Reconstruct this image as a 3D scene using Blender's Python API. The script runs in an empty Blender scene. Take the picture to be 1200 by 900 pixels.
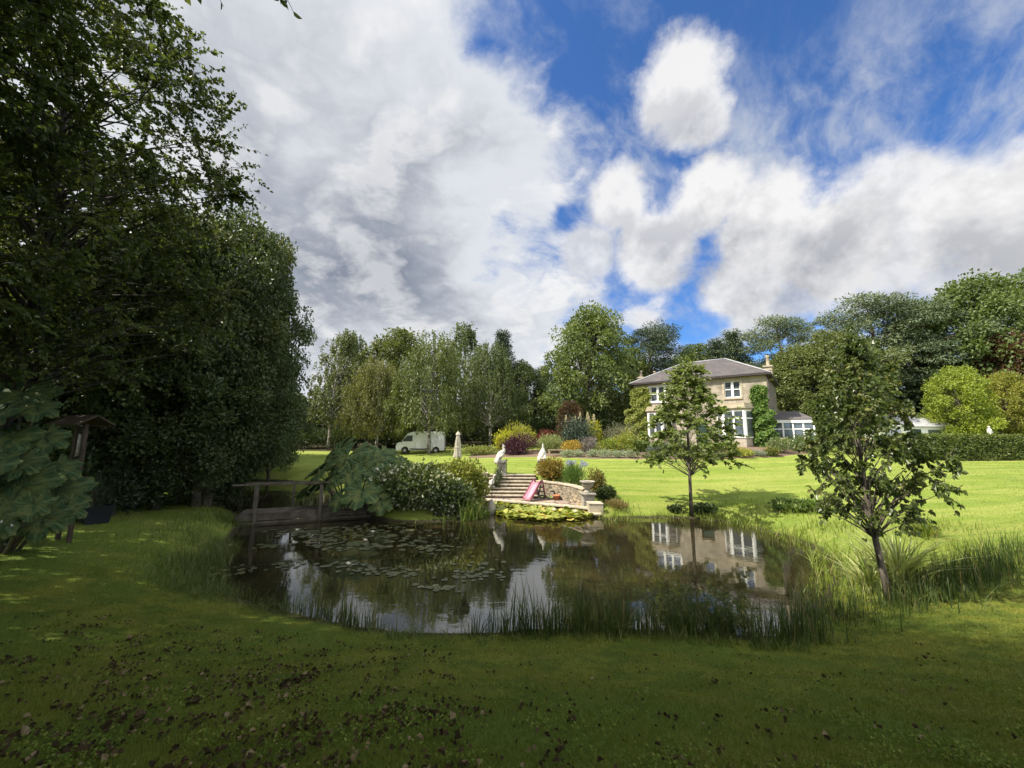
import bpy, bmesh, math, random
import numpy as np
from mathutils import Vector, Matrix
R = math.radians
C = bpy.context.scene.collection
sc = bpy.context.scene

# ------------------------------------------------------------------ camera, sky, sun, exposure
CAMZ, FPX, PITCH, ROLL = 3.8, 440.0, R(8.0), R(0.5)
cd = bpy.data.cameras.new("camera"); cam = bpy.data.objects.new("camera", cd); C.objects.link(cam)
cd.sensor_fit = 'HORIZONTAL'; cd.sensor_width = 36.0; cd.lens = 36.0 * FPX / 1200.0
cd.clip_start = 0.05; cd.clip_end = 3000
_f = Vector((0, math.cos(PITCH), math.sin(PITCH))); _u0 = Vector((0, -math.sin(PITCH), math.cos(PITCH))); _r0 = Vector((1, 0, 0))
_u = _u0 * math.cos(ROLL) - _r0 * math.sin(ROLL); _r = _r0 * math.cos(ROLL) + _u0 * math.sin(ROLL)
cam.matrix_world = Matrix(((_r.x, _u.x, -_f.x, 0), (_r.y, _u.y, -_f.y, 0), (_r.z, _u.z, -_f.z, CAMZ), (0, 0, 0, 1)))
sc.camera = cam
CP = Vector((0, 0, CAMZ))

def ray(px, py):
    return (_f * FPX + _r * (px - 600) + _u * (450 - py)).normalized()
def pt(px, py, Y):                      # the point of the view ray that lies Y metres ahead
    d = ray(px, py); return CP + d * (Y / d.y)
def on_z(px, py, z=0.0):
    d = ray(px, py); return CP + d * ((z - CAMZ) / d.z)
def xat(px, Y, py=520):
    return pt(px, py, Y).x

SUN_EL = R(51); TOSUN = Vector((-1.0, -0.28, 0)).normalized() * math.cos(SUN_EL) + Vector((0, 0, math.sin(SUN_EL)))
sl = bpy.data.lights.new("sun", 'SUN'); sl.energy = 5.0; sl.angle = R(0.55); sl.color = (1.0, 0.93, 0.80)
so = bpy.data.objects.new("sun", sl); C.objects.link(so); so.rotation_euler = TOSUN.to_track_quat('Z', 'Y').to_euler()

sc.view_settings.view_transform = 'Standard'; sc.view_settings.look = 'None'
sc.view_settings.gamma = 1.0; sc.view_settings.use_curve_mapping = False
sc.view_settings.exposure = 1.0
sc.render.engine = 'CYCLES'
cy = sc.cycles
cy.max_bounces = 7; cy.diffuse_bounces = 3; cy.glossy_bounces = 3; cy.transmission_bounces = 4; cy.transparent_max_bounces = 6
cy.caustics_reflective = False; cy.caustics_refractive = False
cy.use_denoising = True
try: cy.denoiser = 'OPENIMAGEDENOISE'
except Exception: pass
cy.sample_clamp_indirect = 6.0
cy.use_adaptive_sampling = True; cy.adaptive_threshold = 0.015

class NT:
    """thin helper over a node tree"""
    def __init__(s, nt): s.nt = nt; s.n = nt.nodes; s.l = nt.links
    def node(s, t, **kw):
        n = s.n.new(t)
        for k, v in kw.items(): setattr(n, k, v)
        return n
    def link(s, a, b): s.l.new(a, b)
    def put(s, sock, v):
        if hasattr(v, 'is_output') or hasattr(v, 'links'): s.l.new(v, sock)
        else: sock.default_value = v
    def math(s, op, a, b=None, c=None, clamp=False):
        n = s.n.new('ShaderNodeMath'); n.operation = op; n.use_clamp = clamp
        s.put(n.inputs[0], a)
        if b is not None: s.put(n.inputs[1], b)
        if c is not None: s.put(n.inputs[2], c)
        return n.outputs[0]
    def vmath(s, op, a, b=None):
        n = s.n.new('ShaderNodeVectorMath'); n.operation = op
        s.put(n.inputs[0], a)
        if b is not None: s.put(n.inputs[1], b)
        return n.outputs[1] if op in ('DOT_PRODUCT', 'LENGTH', 'DISTANCE') else n.outputs[0]
    def scale(s, a, k):
        n = s.n.new('ShaderNodeVectorMath'); n.operation = 'SCALE'; s.put(n.inputs[0], a); s.put(n.inputs[3], k); return n.outputs[0]
    def mix(s, f, a, b, blend='MIX'):
        n = s.n.new('ShaderNodeMix'); n.data_type = 'RGBA'; n.blend_type = blend; n.clamp_factor = True
        s.put(n.inputs[0], f)
        for sock, v in ((n.inputs[6], a), (n.inputs[7], b)):
            if isinstance(v, (tuple, list)): sock.default_value = (*v[:3], 1)
            else: s.l.new(v, sock)
        return n.outputs[2]
    def noise(s, vec, scale, detail=4, rough=.55, dist=0.0, out=0):
        n = s.n.new('ShaderNodeTexNoise'); n.inputs['Scale'].default_value = scale; n.inputs['Detail'].default_value = detail
        n.inputs['Roughness'].default_value = rough; n.inputs['Distortion'].default_value = dist
        if vec is not None: s.l.new(vec, n.inputs['Vector'])
        return n.outputs[out]
    def smooth(s, x, lo, hi, a=0.0, b=1.0):
        n = s.n.new('ShaderNodeMapRange'); n.interpolation_type = 'SMOOTHSTEP'
        s.put(n.inputs[0], x)
        for i, v in enumerate((lo, hi, a, b)): s.put(n.inputs[i + 1], v)
        return n.outputs[0]
    def lin(s, x, lo, hi, a=0.0, b=1.0):
        n = s.n.new('ShaderNodeMapRange'); s.put(n.inputs[0], x)
        for i, v in enumerate((lo, hi, a, b)): s.put(n.inputs[i + 1], v)
        return n.outputs[0]
    def ramp(s, x, stops):
        n = s.n.new('ShaderNodeValToRGB'); e = n.color_ramp.elements
        while len(e) < len(stops): e.new(0.5)
        for el, (p, c) in zip(e, stops): el.position = p; el.color = (*c, 1)
        s.l.new(x, n.inputs[0]); return n.outputs[0]
    def sep(s, v):
        n = s.n.new('ShaderNodeSeparateXYZ'); s.l.new(v, n.inputs[0]); return n.outputs
    def comb(s, x, y, z):
        n = s.n.new('ShaderNodeCombineXYZ')
        for i, v in enumerate((x, y, z)): s.put(n.inputs[i], v)
        return n.outputs[0]

SKY_FILL = 1.6  # strength of the fill glow added to the out-of-view sky
def build_world():
    w = bpy.data.worlds.new("World"); sc.world = w; w.use_nodes = True
    t = NT(w.node_tree); t.n.clear()
    out = t.node('ShaderNodeOutputWorld'); bg = t.node('ShaderNodeBackground'); bg.inputs[1].default_value = 0.1
    t.link(bg.outputs[0], out.inputs[0])
    sky = t.node('ShaderNodeTexSky', sky_type='NISHITA'); sky.sun_disc = False
    sky.sun_elevation = SUN_EL; sky.sun_rotation = math.atan2(TOSUN.x, TOSUN.y); sky.altitude = 100; sky.air_density = 1.0; sky.dust_density = 0.2; sky.ozone_density = 3.0
    blue = t.mix(1.0, sky.outputs[0], (0.40, 0.64, 0.93), 'MULTIPLY')
    tc = t.node('ShaderNodeTexCoord'); d = tc.outputs['Generated']
    x, y, z = t.sep(d)
    zz = t.math('ADD', t.math('MAXIMUM', z, 0.0), 0.30)
    p = t.comb(t.math('DIVIDE', x, zz), t.math('DIVIDE', y, zz), t.math('MULTIPLY', z, .8))          # a cloud deck seen from below
    warp = t.noise(p, 1.6, 4, .55, 0, out=1); wv = t.vmath('SUBTRACT', warp, (0.5, 0.5, 0.5))
    pw = t.vmath('ADD', p, t.scale(wv, 0.30))
    n1 = t.noise(pw, 2.1, 10, .61, 0.0)
    n2 = t.noise(t.vmath('ADD', pw, (-0.11, -0.04, 0.05)), 2.1, 5, .55, 0.0)
    n4 = t.noise(t.vmath('ADD', pw, (3.1, 1.7, .4)), 0.95, 5, .55, 0.0)
    def dnoise(scale, det, ro, off=(0, 0, 0)): return t.noise(t.vmath('ADD', d, off), scale, det, ro, 0.0)
    nd = dnoise(4.2, 8, .60); nd3 = dnoise(13.0, 7, .62); nd4 = dnoise(34.0, 5, .6)
    def blob(px, py, rad, amp, jit=0.0):
        v = ray(px, py); dd = t.vmath('DISTANCE', d, tuple(v))
        if jit: dd = t.math('ADD', dd, t.math('ADD', t.math('MULTIPLY', t.math('SUBTRACT', nd, .5), rad * jit), t.math('MULTIPLY', t.math('ADD', t.math('SUBTRACT', nd3, .5), t.math('MULTIPLY', t.math('SUBTRACT', nd4, .5), .5)), rad * jit * .42)))
        return dd, rad, amp
    def soft(b): dd, rad, amp = b; return t.smooth(dd, rad, 0.0, 0.0, amp)
    def total(L):
        r = None
        for b in L: v = soft(blob(*b)); r = v if r is None else t.math('ADD', r, v)
        return r
    n5 = t.noise(t.vmath('ADD', p, (5.0, 2.0, 1.0)), 7.0, 7, .62, 0.0)
    dens = t.math('ADD', t.math('ADD', n1, t.math('MULTIPLY', t.math('SUBTRACT', n5, .5), .30)), total(BLOBS_COVER))
    heap = None
    for px, py, rad, amp in BLOBS_HEAP:
        dd, r_, a_ = blob(px, py, rad, amp, 1.25); g = t.smooth(dd, r_, r_ * 0.58, 0.0, a_); heap = g if heap is None else t.math('MAXIMUM', heap, g)
    a_deck = t.smooth(dens, 0.45, 0.68)
    thick = t.smooth(t.math('ADD', t.math('MULTIPLY', t.math('SUBTRACT', n1, .5), 2.6), t.math('ADD', t.smooth(dens, 0.58, 1.05, 0, .40), t.smooth(t.math('ADD', n4, total(BLOBS_GREY)), .38, .85, 0, .70))), 0.0, 1.55)
    lit = t.lin(t.math('ADD', t.math('SUBTRACT', n1, n2), t.math('MULTIPLY', t.math('SUBTRACT', n5, .5), .22)), 0.0, 0.10, 0.0, 1.0)
    deck_c = t.mix(thick, (3.75, 3.9, 4.15), (1.25, 1.42, 1.80))
    deck_c = t.mix(t.math('MULTIPLY', lit, t.lin(thick, 0, 1, .85, .5)), deck_c, (4.6, 4.6, 4.65))
    hn = dnoise(6.0, 9, .62); hup = dnoise(6.0, 4, .55, (-0.05, -0.02, .06))
    rel = t.lin(t.math('ADD', t.math('SUBTRACT', hn, hup), t.math('MULTIPLY', t.math('SUBTRACT', nd4, .5), .10)), -0.12, 0.12, 0, 1)
    k = t.math('ADD', t.math('MULTIPLY', rel, .62), t.math('SUBTRACT', .62, total(BLOBS_UNDER)), clamp=True)
    heap_c = t.mix(k, (1.85, 1.95, 2.2), (4.65, 4.62, 4.62))
    rot = t.node('ShaderNodeVectorRotate'); rot.rotation_type = 'Z_AXIS'; t.link(p, rot.inputs[0]); rot.inputs['Angle'].default_value = R(-50)
    cv = t.vmath('ADD', t.vmath('MULTIPLY', rot.outputs[0], (1.0, 2.6, 1.0)), t.scale(wv, .45))
    ci = t.noise(cv, 2.3, 9, .64, 0.0)
    a_ci = t.math('MULTIPLY', t.smooth(ci, 0.40, 0.72), t.math('ADD', t.lin(t.noise(p, 1.7, 3, .5), .3, .62, .1, .62), total(BLOBS_CIRRUS), clamp=True))
    col = t.mix(a_ci, blue, (2.9, 3.15, 3.6))
    col = t.mix(a_deck, col, deck_c)
    col = t.mix(heap, col, heap_c)
    col = t.mix(t.math('MULTIPLY', t.smooth(z, 0.14, 0.0), .45), col, (3.4, 3.6, 3.9))
    col = t.mix(t.smooth(z, -0.02, -0.10), col, (0.35, 0.45, 0.25))
    # added fill: unseen bright cloud glow overhead and behind the camera lifts the shade
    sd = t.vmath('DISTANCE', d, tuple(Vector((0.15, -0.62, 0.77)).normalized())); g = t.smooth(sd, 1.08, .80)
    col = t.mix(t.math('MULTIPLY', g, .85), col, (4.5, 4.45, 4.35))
    col = t.scale(col, t.math('ADD', 1.0, t.math('MULTIPLY', g, SKY_FILL)))
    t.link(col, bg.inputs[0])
    w.cycles.sampling_method = 'MANUAL'; w.cycles.sample_map_resolution = 512
BLOBS_COVER = [(330, 180, .85, .24), (470, 330, .6, .18), (150, 0, .9, .2), (620, 400, .30, .20), (960, 40, .62, -.30), (700, 30, .25, -.10), (1080, 150, .4, -.12), (820, 372, .10, -.34), (955, 352, .09, -.2), (-900, 300, 1.2, .15), (1190, 330, .3, .2), (640, 230, .2, .06), (880, 395, .2, .1), (515, 188, .07, -.16), (590, 255, .06, -.14), (575, 40, .10, -.14), (660, 255, .05, -.2)]
BLOBS_GREY = [(430, 250, .42, .20), (300, 300, .4, .12), (560, 360, .3, .12), (360, 90, .25, -.22), (560, 120, .2, -.15), (480, 395, .2, -.1), (640, 180, .2, -.12)]
BLOBS_CIRRUS = [(720, 190, .25, .4), (1120, 120, .55, .62), (1010, 190, .3, .3), (960, 60, .25, -.35), (600, 60, .3, .2)]
BLOBS_HEAP = [(800, 90, .105, .96), (812, 132, .085, .92), (728, 235, .085, .95), (828, 235, .105, 1.), (890, 272, .13, 1.), (770, 290, .12, .96), (965, 298, .13, 1.), (1045, 275, .14, .95), (1105, 262, .11, .85), (1190, 262, .14, 1.), (870, 335, .12, .96), (690, 298, .08, .8), (935, 335, .10, .85), (1160, 310, .12, .9), (1020, 320, .1, .8)]
BLOBS_UNDER = [(905, 340, .26, .40), (760, 320, .18, .34), (1020, 315, .20, .26), (815, 160, .09, .3), (860, 300, .16, .22), (1170, 330, .2, .35)]
build_world()

# ------------------------------------------------------------------ mesh and tagging helpers
def link_obj(name, me, parent=None, m=None):
    o = bpy.data.objects.new(name, me); C.objects.link(o)
    if parent is not None: o.parent = parent
    if m is not None and me is not None and not me.materials: me.materials.append(m)
    return o
def tag(o, label=None, cat=None, group=None, kind=None):
    if label: o['label'] = label
    if cat: o['category'] = cat
    if group: o['group'] = group
    if kind: o['kind'] = kind
    return o
def thing(name, label, cat, loc=(0, 0, 0), rz=0.0, group=None, scale=1.0):
    o = bpy.data.objects.new(name, None); C.objects.link(o); o.empty_display_size = .3
    o.location = loc; o.rotation_euler = (0, 0, rz); o.scale = (scale,) * 3 if not isinstance(scale, tuple) else scale
    return tag(o, label, cat, group)
def copy_thing(src, loc, rz, label, group=None, scale=1.0, color=None):
    r = src.copy(); C.objects.link(r); r.location = loc; r.rotation_euler = (0, 0, rz)
    r.scale = (scale,) * 3 if not isinstance(scale, tuple) else scale
    r['label'] = label
    if group: r['group'] = group
    for ch in src.children:
        c = ch.copy(); C.objects.link(c); c.parent = r
        if color and c.name.startswith('crown'): c.color = (*color, 1)
        for g in ch.children:
            e = g.copy(); C.objects.link(e); e.parent = c
    return r

def mesh_np(name, V, F, tint=None, smooth=False):
    """V (n,3), F (m,k) one polygon size"""
    V = np.asarray(V, dtype=np.float32); F = np.asarray(F, dtype=np.int32)
    me = bpy.data.meshes.new(name); n, m, k = len(V), len(F), F.shape[1]
    me.vertices.add(n); me.vertices.foreach_set('co', V.ravel())
    me.loops.add(m * k); me.loops.foreach_set('vertex_index', F.ravel())
    me.polygons.add(m); me.polygons.foreach_set('loop_start', np.arange(0, m * k, k, dtype=np.int32))
    try: me.polygons.foreach_set('loop_total', np.full(m, k, dtype=np.int32))
    except Exception: pass
    me.polygons.foreach_set('use_smooth', np.full(m, smooth, dtype=bool))
    if tint is not None:
        a = me.attributes.new('tint', 'FLOAT', 'POINT'); a.data.foreach_set('value', np.asarray(tint, dtype=np.float32))
    me.update(calc_edges=True); me.validate()
    return me

class MB:
    """collects boxes, tubes, lathes and free polygons into ONE mesh"""
    def __init__(s): s.v = []; s.f = []; s.sm = []
    def raw(s, V, F, smooth=False):
        o = len(s.v); s.v += [tuple(p) for p in V]; s.f += [[i + o for i in f] for f in F]; s.sm += [smooth] * len(F); return s
    def box(s, c, d, rz=0.0, taper=1.0, M=None):
        hx, hy, hz = d[0] / 2, d[1] / 2, d[2] / 2; V = []
        for z in (-1, 1):
            k = 1.0 if z < 0 else taper
            for x, y in ((-1, -1), (1, -1), (1, 1), (-1, 1)):
                p = Vector((x * hx * k, y * hy * k, z * hz))
                if M is not None: p = M @ p
                elif rz: p = Matrix.Rotation(rz, 3, 'Z') @ p
                V.append(p + Vector(c))
        return s.raw(V, [(3, 2, 1, 0), (4, 5, 6, 7), (0, 1, 5, 4), (1, 2, 6, 5), (2, 3, 7, 6), (3, 0, 4, 7)])
    def b2(s, x0, x1, y0, y1, z0, z1):
        return s.box(((x0 + x1) / 2, (y0 + y1) / 2, (z0 + z1) / 2), (x1 - x0, y1 - y0, z1 - z0))
    def bar(s, a, b, w, h=None):
        a = Vector(a); b = Vector(b); d = b - a; L = d.length
        q = d.to_track_quat('X', 'Z').to_matrix()
        return s.box((a + b) / 2, (L, w, h or w), M=q)
    def tube(s, pts, rads, n=8, smooth=True, cap=True):
        pts = [Vector(p) for p in pts]
        if not hasattr(rads, '__len__'): rads = [rads] * len(pts)
        V = []; F = []; m = len(pts); ref = None
        for i, p in enumerate(pts):
            t = (pts[min(i + 1, m - 1)] - pts[max(i - 1, 0)]).normalized()
            if ref is None: ref = Vector((1, 0, 0)) if abs(t.x) < .8 else Vector((0, 1, 0))
            a = (ref - t * ref.dot(t)).normalized(); ref = a; b = t.cross(a)
            for k in range(n):
                an = 2 * math.pi * k / n; V.append(p + (a * math.cos(an) + b * math.sin(an)) * rads[i])
        for i in range(m - 1):
            for k in range(n):
                F.append((i * n + k, i * n + (k + 1) % n, (i + 1) * n + (k + 1) % n, (i + 1) * n + k))
        if cap: F.append(tuple(range(n - 1, -1, -1))); F.append(tuple((m - 1) * n + k for k in range(n)))
        return s.raw(V, F, smooth)
    def lathe(s, prof, c=(0, 0, 0), n=16, smooth=True, sx=1, sy=1):
        V = []; F = []
        for r, z in prof:
            for k in range(n):
                an = 2 * math.pi * k / n; V.append((c[0] + r * sx * math.cos(an), c[1] + r * sy * math.sin(an), c[2] + z))
        m = len(prof)
        for i in range(m - 1):
            for k in range(n): F.append((i * n + k, i * n + (k + 1) % n, (i + 1) * n + (k + 1) % n, (i + 1) * n + k))
        F.append(tuple(range(n - 1, -1, -1))); F.append(tuple((m - 1) * n + k for k in range(n)))
        return s.raw(V, F, smooth)
    def build(s, name, m, parent=None, bevel=0.0):
        me = bpy.data.meshes.new(name); me.from_pydata([tuple(v) for v in s.v], [], s.f); me.update()
        me.polygons.foreach_set('use_smooth', s.sm)
        o = link_obj(name, me, parent, m)
        if bevel:
            b = o.modifiers.new('b', 'BEVEL'); b.width = bevel; b.segments = 2; b.limit_method = 'ANGLE'; b.angle_limit = R(40)
        return o

# ------------------------------------------------------------------ materials
def new_mat(name):
    m = bpy.data.materials.new(name); m.use_nodes = True; t = NT(m.node_tree); t.n.clear()
    out = t.node('ShaderNodeOutputMaterial'); return m, t, out
def principled(t, out, col, rough=.6, spec=.4, metal=0.0, bump=None, bstr=.3, bdist=.02):
    p = t.node('ShaderNodeBsdfPrincipled')
    if isinstance(col, (tuple, list)): p.inputs['Base Color'].default_value = (*col[:3], 1)
    else: t.link(col, p.inputs['Base Color'])
    t.put(p.inputs['Roughness'], rough); p.inputs['Specular IOR Level'].default_value = spec; t.put(p.inputs['Metallic'], metal)
    if bump is not None:
        b = t.node('ShaderNodeBump'); b.inputs['Strength'].default_value = bstr; b.inputs['Distance'].default_value = bdist
        t.link(bump, b.inputs['Height']); t.link(b.outputs[0], p.inputs['Normal'])
    if out is not None: t.link(p.outputs[0], out.inputs[0])
    return p
def obj_co(t): return t.node('ShaderNodeTexCoord').outputs['Object']
def pos_co(t): return t.node('ShaderNodeNewGeometry').outputs['Position']

def mottled(name, c1, c2, scale=3.0, rough=.7, spec=.3, bscale=20, bstr=.25, bdist=.01, c3=None, world=False):
    m, t, o = new_mat(name); v = pos_co(t) if world else obj_co(t)
    n = t.noise(v, scale, 6, .6); col = t.mix(t.smooth(n, .35, .65), c1, c2)
    if c3: col = t.mix(t.smooth(t.noise(v, scale * 3.3, 5, .6), .55, .7), col, c3)
    principled(t, o, col, rough, spec, 0, t.noise(v, bscale, 6, .6), bstr, bdist); return m

def leaf_mat(name, c1, c2, c3=None, trans=.35, rough=.45, spec=.35, use_obj=False, thr=.82, bump=None):
    m, t, o = new_mat(name)
    a = t.node('ShaderNodeAttribute', attribute_name='tint').outputs['Fac']
    col = t.mix(a, c1, c2)
    if c3: col = t.mix(t.smooth(a, thr, thr + .08), col, c3)
    if use_obj: col = t.mix(1.0, col, t.node('ShaderNodeObjectInfo').outputs['Color'], 'MULTIPLY')
    p = principled(t, None, col, rough, spec)
    tr = t.node('ShaderNodeBsdfTranslucent')
    t.link(t.mix(1.0, col, (1.25, 1.3, .6), 'MULTIPLY'), tr.inputs[0])
    mx = t.node('ShaderNodeMixShader'); mx.inputs[0].default_value = trans
    t.link(p.outputs[0], mx.inputs[1]); t.link(tr.outputs[0], mx.inputs[2]); t.link(mx.outputs[0], o.inputs[0]); return m

def bark_mat(name, c1, c2, pale=None):
    m, t, o = new_mat(name); v = obj_co(t)
    vv = t.vmath('MULTIPLY', v, (1, 1, .35)); n = t.noise(vv, 9, 7, .65)
    col = t.mix(t.smooth(n, .35, .65), c1, c2)
    if pale: col = t.mix(t.smooth(t.noise(t.vmath('MULTIPLY', v, (1, 1, 2.5)), 2.2, 4, .6), .42, .55), col, pale)
    principled(t, o, col, .85, .2, 0, n, .6, .03); return m

M = {}
M['leaf_far'] = leaf_mat('leaf_far', (.072, .094, .030), (.138, .158, .055), use_obj=True)
M['leaf_near'] = leaf_mat('leaf_near', (.050, .072, .020), (.105, .13, .036), (.15, .16, .05), trans=.4)
M['leaf_alder'] = leaf_mat('leaf_alder', (.042, .062, .022), (.090, .115, .038), (.13, .14, .05), trans=.3)
M['leaf_sapling'] = leaf_mat('leaf_sapling', (.115, .16, .04), (.20, .235, .075), (.34, .36, .2), trans=.45)
M['leaf_sapling_dark'] = leaf_mat('leaf_sapling_dark', (.052, .080, .022), (.115, .145, .038), (.20, .20, .07), trans=.38, rough=.35)
M['needle'] = leaf_mat('needle', (.056, .078, .042), (.105, .125, .066), trans=.15, use_obj=True)
M['bark'] = bark_mat('bark', (.06, .05, .038), (.14, .12, .095))
M['bark_dark'] = bark_mat('bark_dark', (.028, .025, .018), (.06, .052, .04))
M['bark_birch'] = bark_mat('bark_birch', (.07, .06, .05), (.17, .155, .13), (.36, .34, .30))
M['bark_pine'] = bark_mat('bark_pine', (.09, .055, .035), (.2, .13, .09))

# ------------------------------------------------------------------ terrain
POND_PX = [(250, 690), (300, 711), (350, 722), (430, 738), (520, 744), (620, 741), (700, 739), (800, 741), (900, 749), (935, 738), (955, 714), (972, 692),
           (978, 664), (955, 642), (912, 627), (862, 614), (800, 607), (740, 607), (706, 608), (691, 597), (640, 591), (577, 586), (560, 604), (500, 612),
           (450, 610), (428, 602), (402, 588), (380, 571), (330, 564), (270, 563), (215, 567), (202, 573), (232, 586), (268, 598), (281, 612), (262, 640), (240, 668)]
def catmull(P, n=6):
    P = np.array(P); m = len(P); out = []
    for i in range(m):
        p0, p1, p2, p3 = P[i - 1], P[i], P[(i + 1) % m], P[(i + 2) % m]
        for k in range(n):
            t = k / n
            out.append(.5 * ((2 * p1) + (-p0 + p2) * t + (2 * p0 - 5 * p1 + 4 * p2 - p3) * t * t + (-p0 + 3 * p1 - 3 * p2 + p3) * t ** 3))
    return np.array(out)
POND = catmull([tuple(on_z(*q)[:2]) for q in POND_PX], 4)

def pond_sd(X, Y):                      # signed distance, negative inside
    X = np.asarray(X, float); Y = np.asarray(Y, float); sh = X.shape; x = X.ravel(); y = Y.ravel()
    best = np.full(x.shape, 1e9); ins = np.zeros(x.shape, bool); n = len(POND)
    for i in range(n):
        ax, ay = POND[i]; bx, by = POND[(i + 1) % n]; dx, dy = bx - ax, by - ay
        t = np.clip(((x - ax) * dx + (y - ay) * dy) / (dx * dx + dy * dy + 1e-12), 0, 1)
        best = np.minimum(best, (x - ax - t * dx) ** 2 + (y - ay - t * dy) ** 2)
        if ay != by:
            c = ((ay > y) != (by > y)) & (x < dx * (y - ay) / (by - ay) + ax); ins ^= c
    d = np.sqrt(best); d[ins] *= -1; return d.reshape(sh)

CTRL = np.array([(0, -3, 2.4), (0, 0, 2.3), (0, 1.9, 2.12), (0, 4.5, 1.05), (0, 6.8, .3), (-5, 2, 2.05), (-5, 6.0, .75), (-7.5, 8.4, .45), (-12.6, 9.3, 1.0), (-14, 13, .78), (-12.8, 16, .5),
    (5, 2, 2.1), (5.5, 6.3, .4), (9.0, 8.0, .42), (12, 5, 1.3), (12, 9, .5), (20, 5, 1.6), (20, 13, 1.0), (-1, 18.6, .25), (1.5, 25.2, 1.42), (-3, 25, 1.35), (6, 19.3, .35), (9.5, 19, .35),
    (12, 16, .4), (13.5, 13, .45), (13, 25, 1.5), (20, 25, 1.75), (7, 25, 1.4), (0, 33, 2.05), (8, 30, 2.0), (16, 29.3, 2.1), (22, 29.3, 2.2), (32, 30, 2.18), (38, 30, 2.2), (17, 35, 3.0), (22, 32.5, 2.95),
    (12.5, 39, 3.0), (27, 40, 3.1), (20, 44, 3.2), (-7, 18, .6), (-8, 26, .95), (-20, 30, .75), (-22, 36, 1.15), (-26, 45, 1.65), (-8, 40, 1.9), (-10, 33, 1.4), (-24, 22, .6), (-20, 15, 1.1), (-32, 20, 1.6),
    (0, 46, 2.4), (0, 80, 3.6), (60, 60, 4.2), (-60, 60, 3.0), (-60, 0, 3.2), (60, 0, 3.0), (0, -40, 3.2), (0, 400, 6), (400, 100, 6), (-400, 100, 6), (0, -400, 5), (400, -200, 5), (-400, -200, 5)], float)
def _tps_k(r2): return np.where(r2 > 1e-9, r2 * np.log(np.maximum(r2, 1e-9)) * .5, 0.0)
_n = len(CTRL); _K = _tps_k(((CTRL[:, None, :2] - CTRL[None, :, :2]) ** 2).sum(-1)) + np.eye(_n) * 0.05
_Pm = np.c_[np.ones(_n), CTRL[:, :2]]; _A = np.zeros((_n + 3, _n + 3)); _A[:_n, :_n] = _K; _A[:_n, _n:] = _Pm; _A[_n:, :_n] = _Pm.T
_W = np.linalg.solve(_A, np.r_[CTRL[:, 2], 0, 0, 0])
def base_h(X, Y):
    X = np.asarray(X, float); Y = np.asarray(Y, float); sh = X.shape; x = X.ravel(); y = Y.ravel()
    z = _W[_n] + _W[_n + 1] * x + _W[_n + 2] * y
    for i in range(_n): z = z + _W[i] * _tps_k((x - CTRL[i, 0]) ** 2 + (y - CTRL[i, 1]) ** 2)
    return np.clip(z, .12, 9).reshape(sh)
# terrace cut: a level paved court below the lawn, held by the steps and the curved wall
TERR = [(-1.5, 21.9), (-1.5, 23.0), (1.8, 23.1), (2.7, 22.6), (3.45, 21.6), (4.0, 20.2), (4.1, 19.4)]
def inside_poly(X, Y, P):
    ins = np.zeros(np.shape(X), bool); n = len(P)
    for i in range(n):
        ax, ay = P[i]; bx, by = P[(i + 1) % n]
        if ay != by: ins ^= ((ay > Y) != (by > Y)) & (X < (bx - ax) * (Y - ay) / (by - ay) + ax)
    return ins
def sstep(a, b, x):
    t = np.clip((x - a) / (b - a), 0, 1); return t * t * (3 - 2 * t)
def Hn(X, Y):
    X = np.asarray(X, float); Y = np.asarray(Y, float)
    z = base_h(X, Y); d = pond_sd(X, Y)
    bump = .025 * np.sin(X * 1.7 + .6 * np.sin(Y * 1.1)) * np.sin(Y * 1.9 + .5 * np.sin(X * .9)) + .015 * np.sin(X * 4.1 + 1) * np.sin(Y * 3.7)
    z = z + bump * sstep(.3, 2, d)
    zo = .05 + (z - .05) * sstep(-.05, 1.5, d)
    zi = -.9 * sstep(0, 1.2, -d) + .05 * (d > -.05)
    z = np.where(d > 0, zo, zi)
    t = inside_poly(X, Y, TERR); z = np.where(t, np.minimum(z, .12), z)
    st = (X > -1.45) & (X < 1.65) & (Y > 22.6) & (Y < 24.9); z = np.where(st, np.minimum(z, .1), z)
    return z
def H(x, y): return float(Hn(np.array([x]), np.array([y]))[0])
def ground(px, py):                     # where a view ray meets the terrain
    d = ray(px, py); s = 1.0
    while s < 120:
        p = CP + d * s
        if p.z < H(p.x, p.y): break
        s += .15
    return Vector((p.x, p.y, H(p.x, p.y)))

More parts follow.
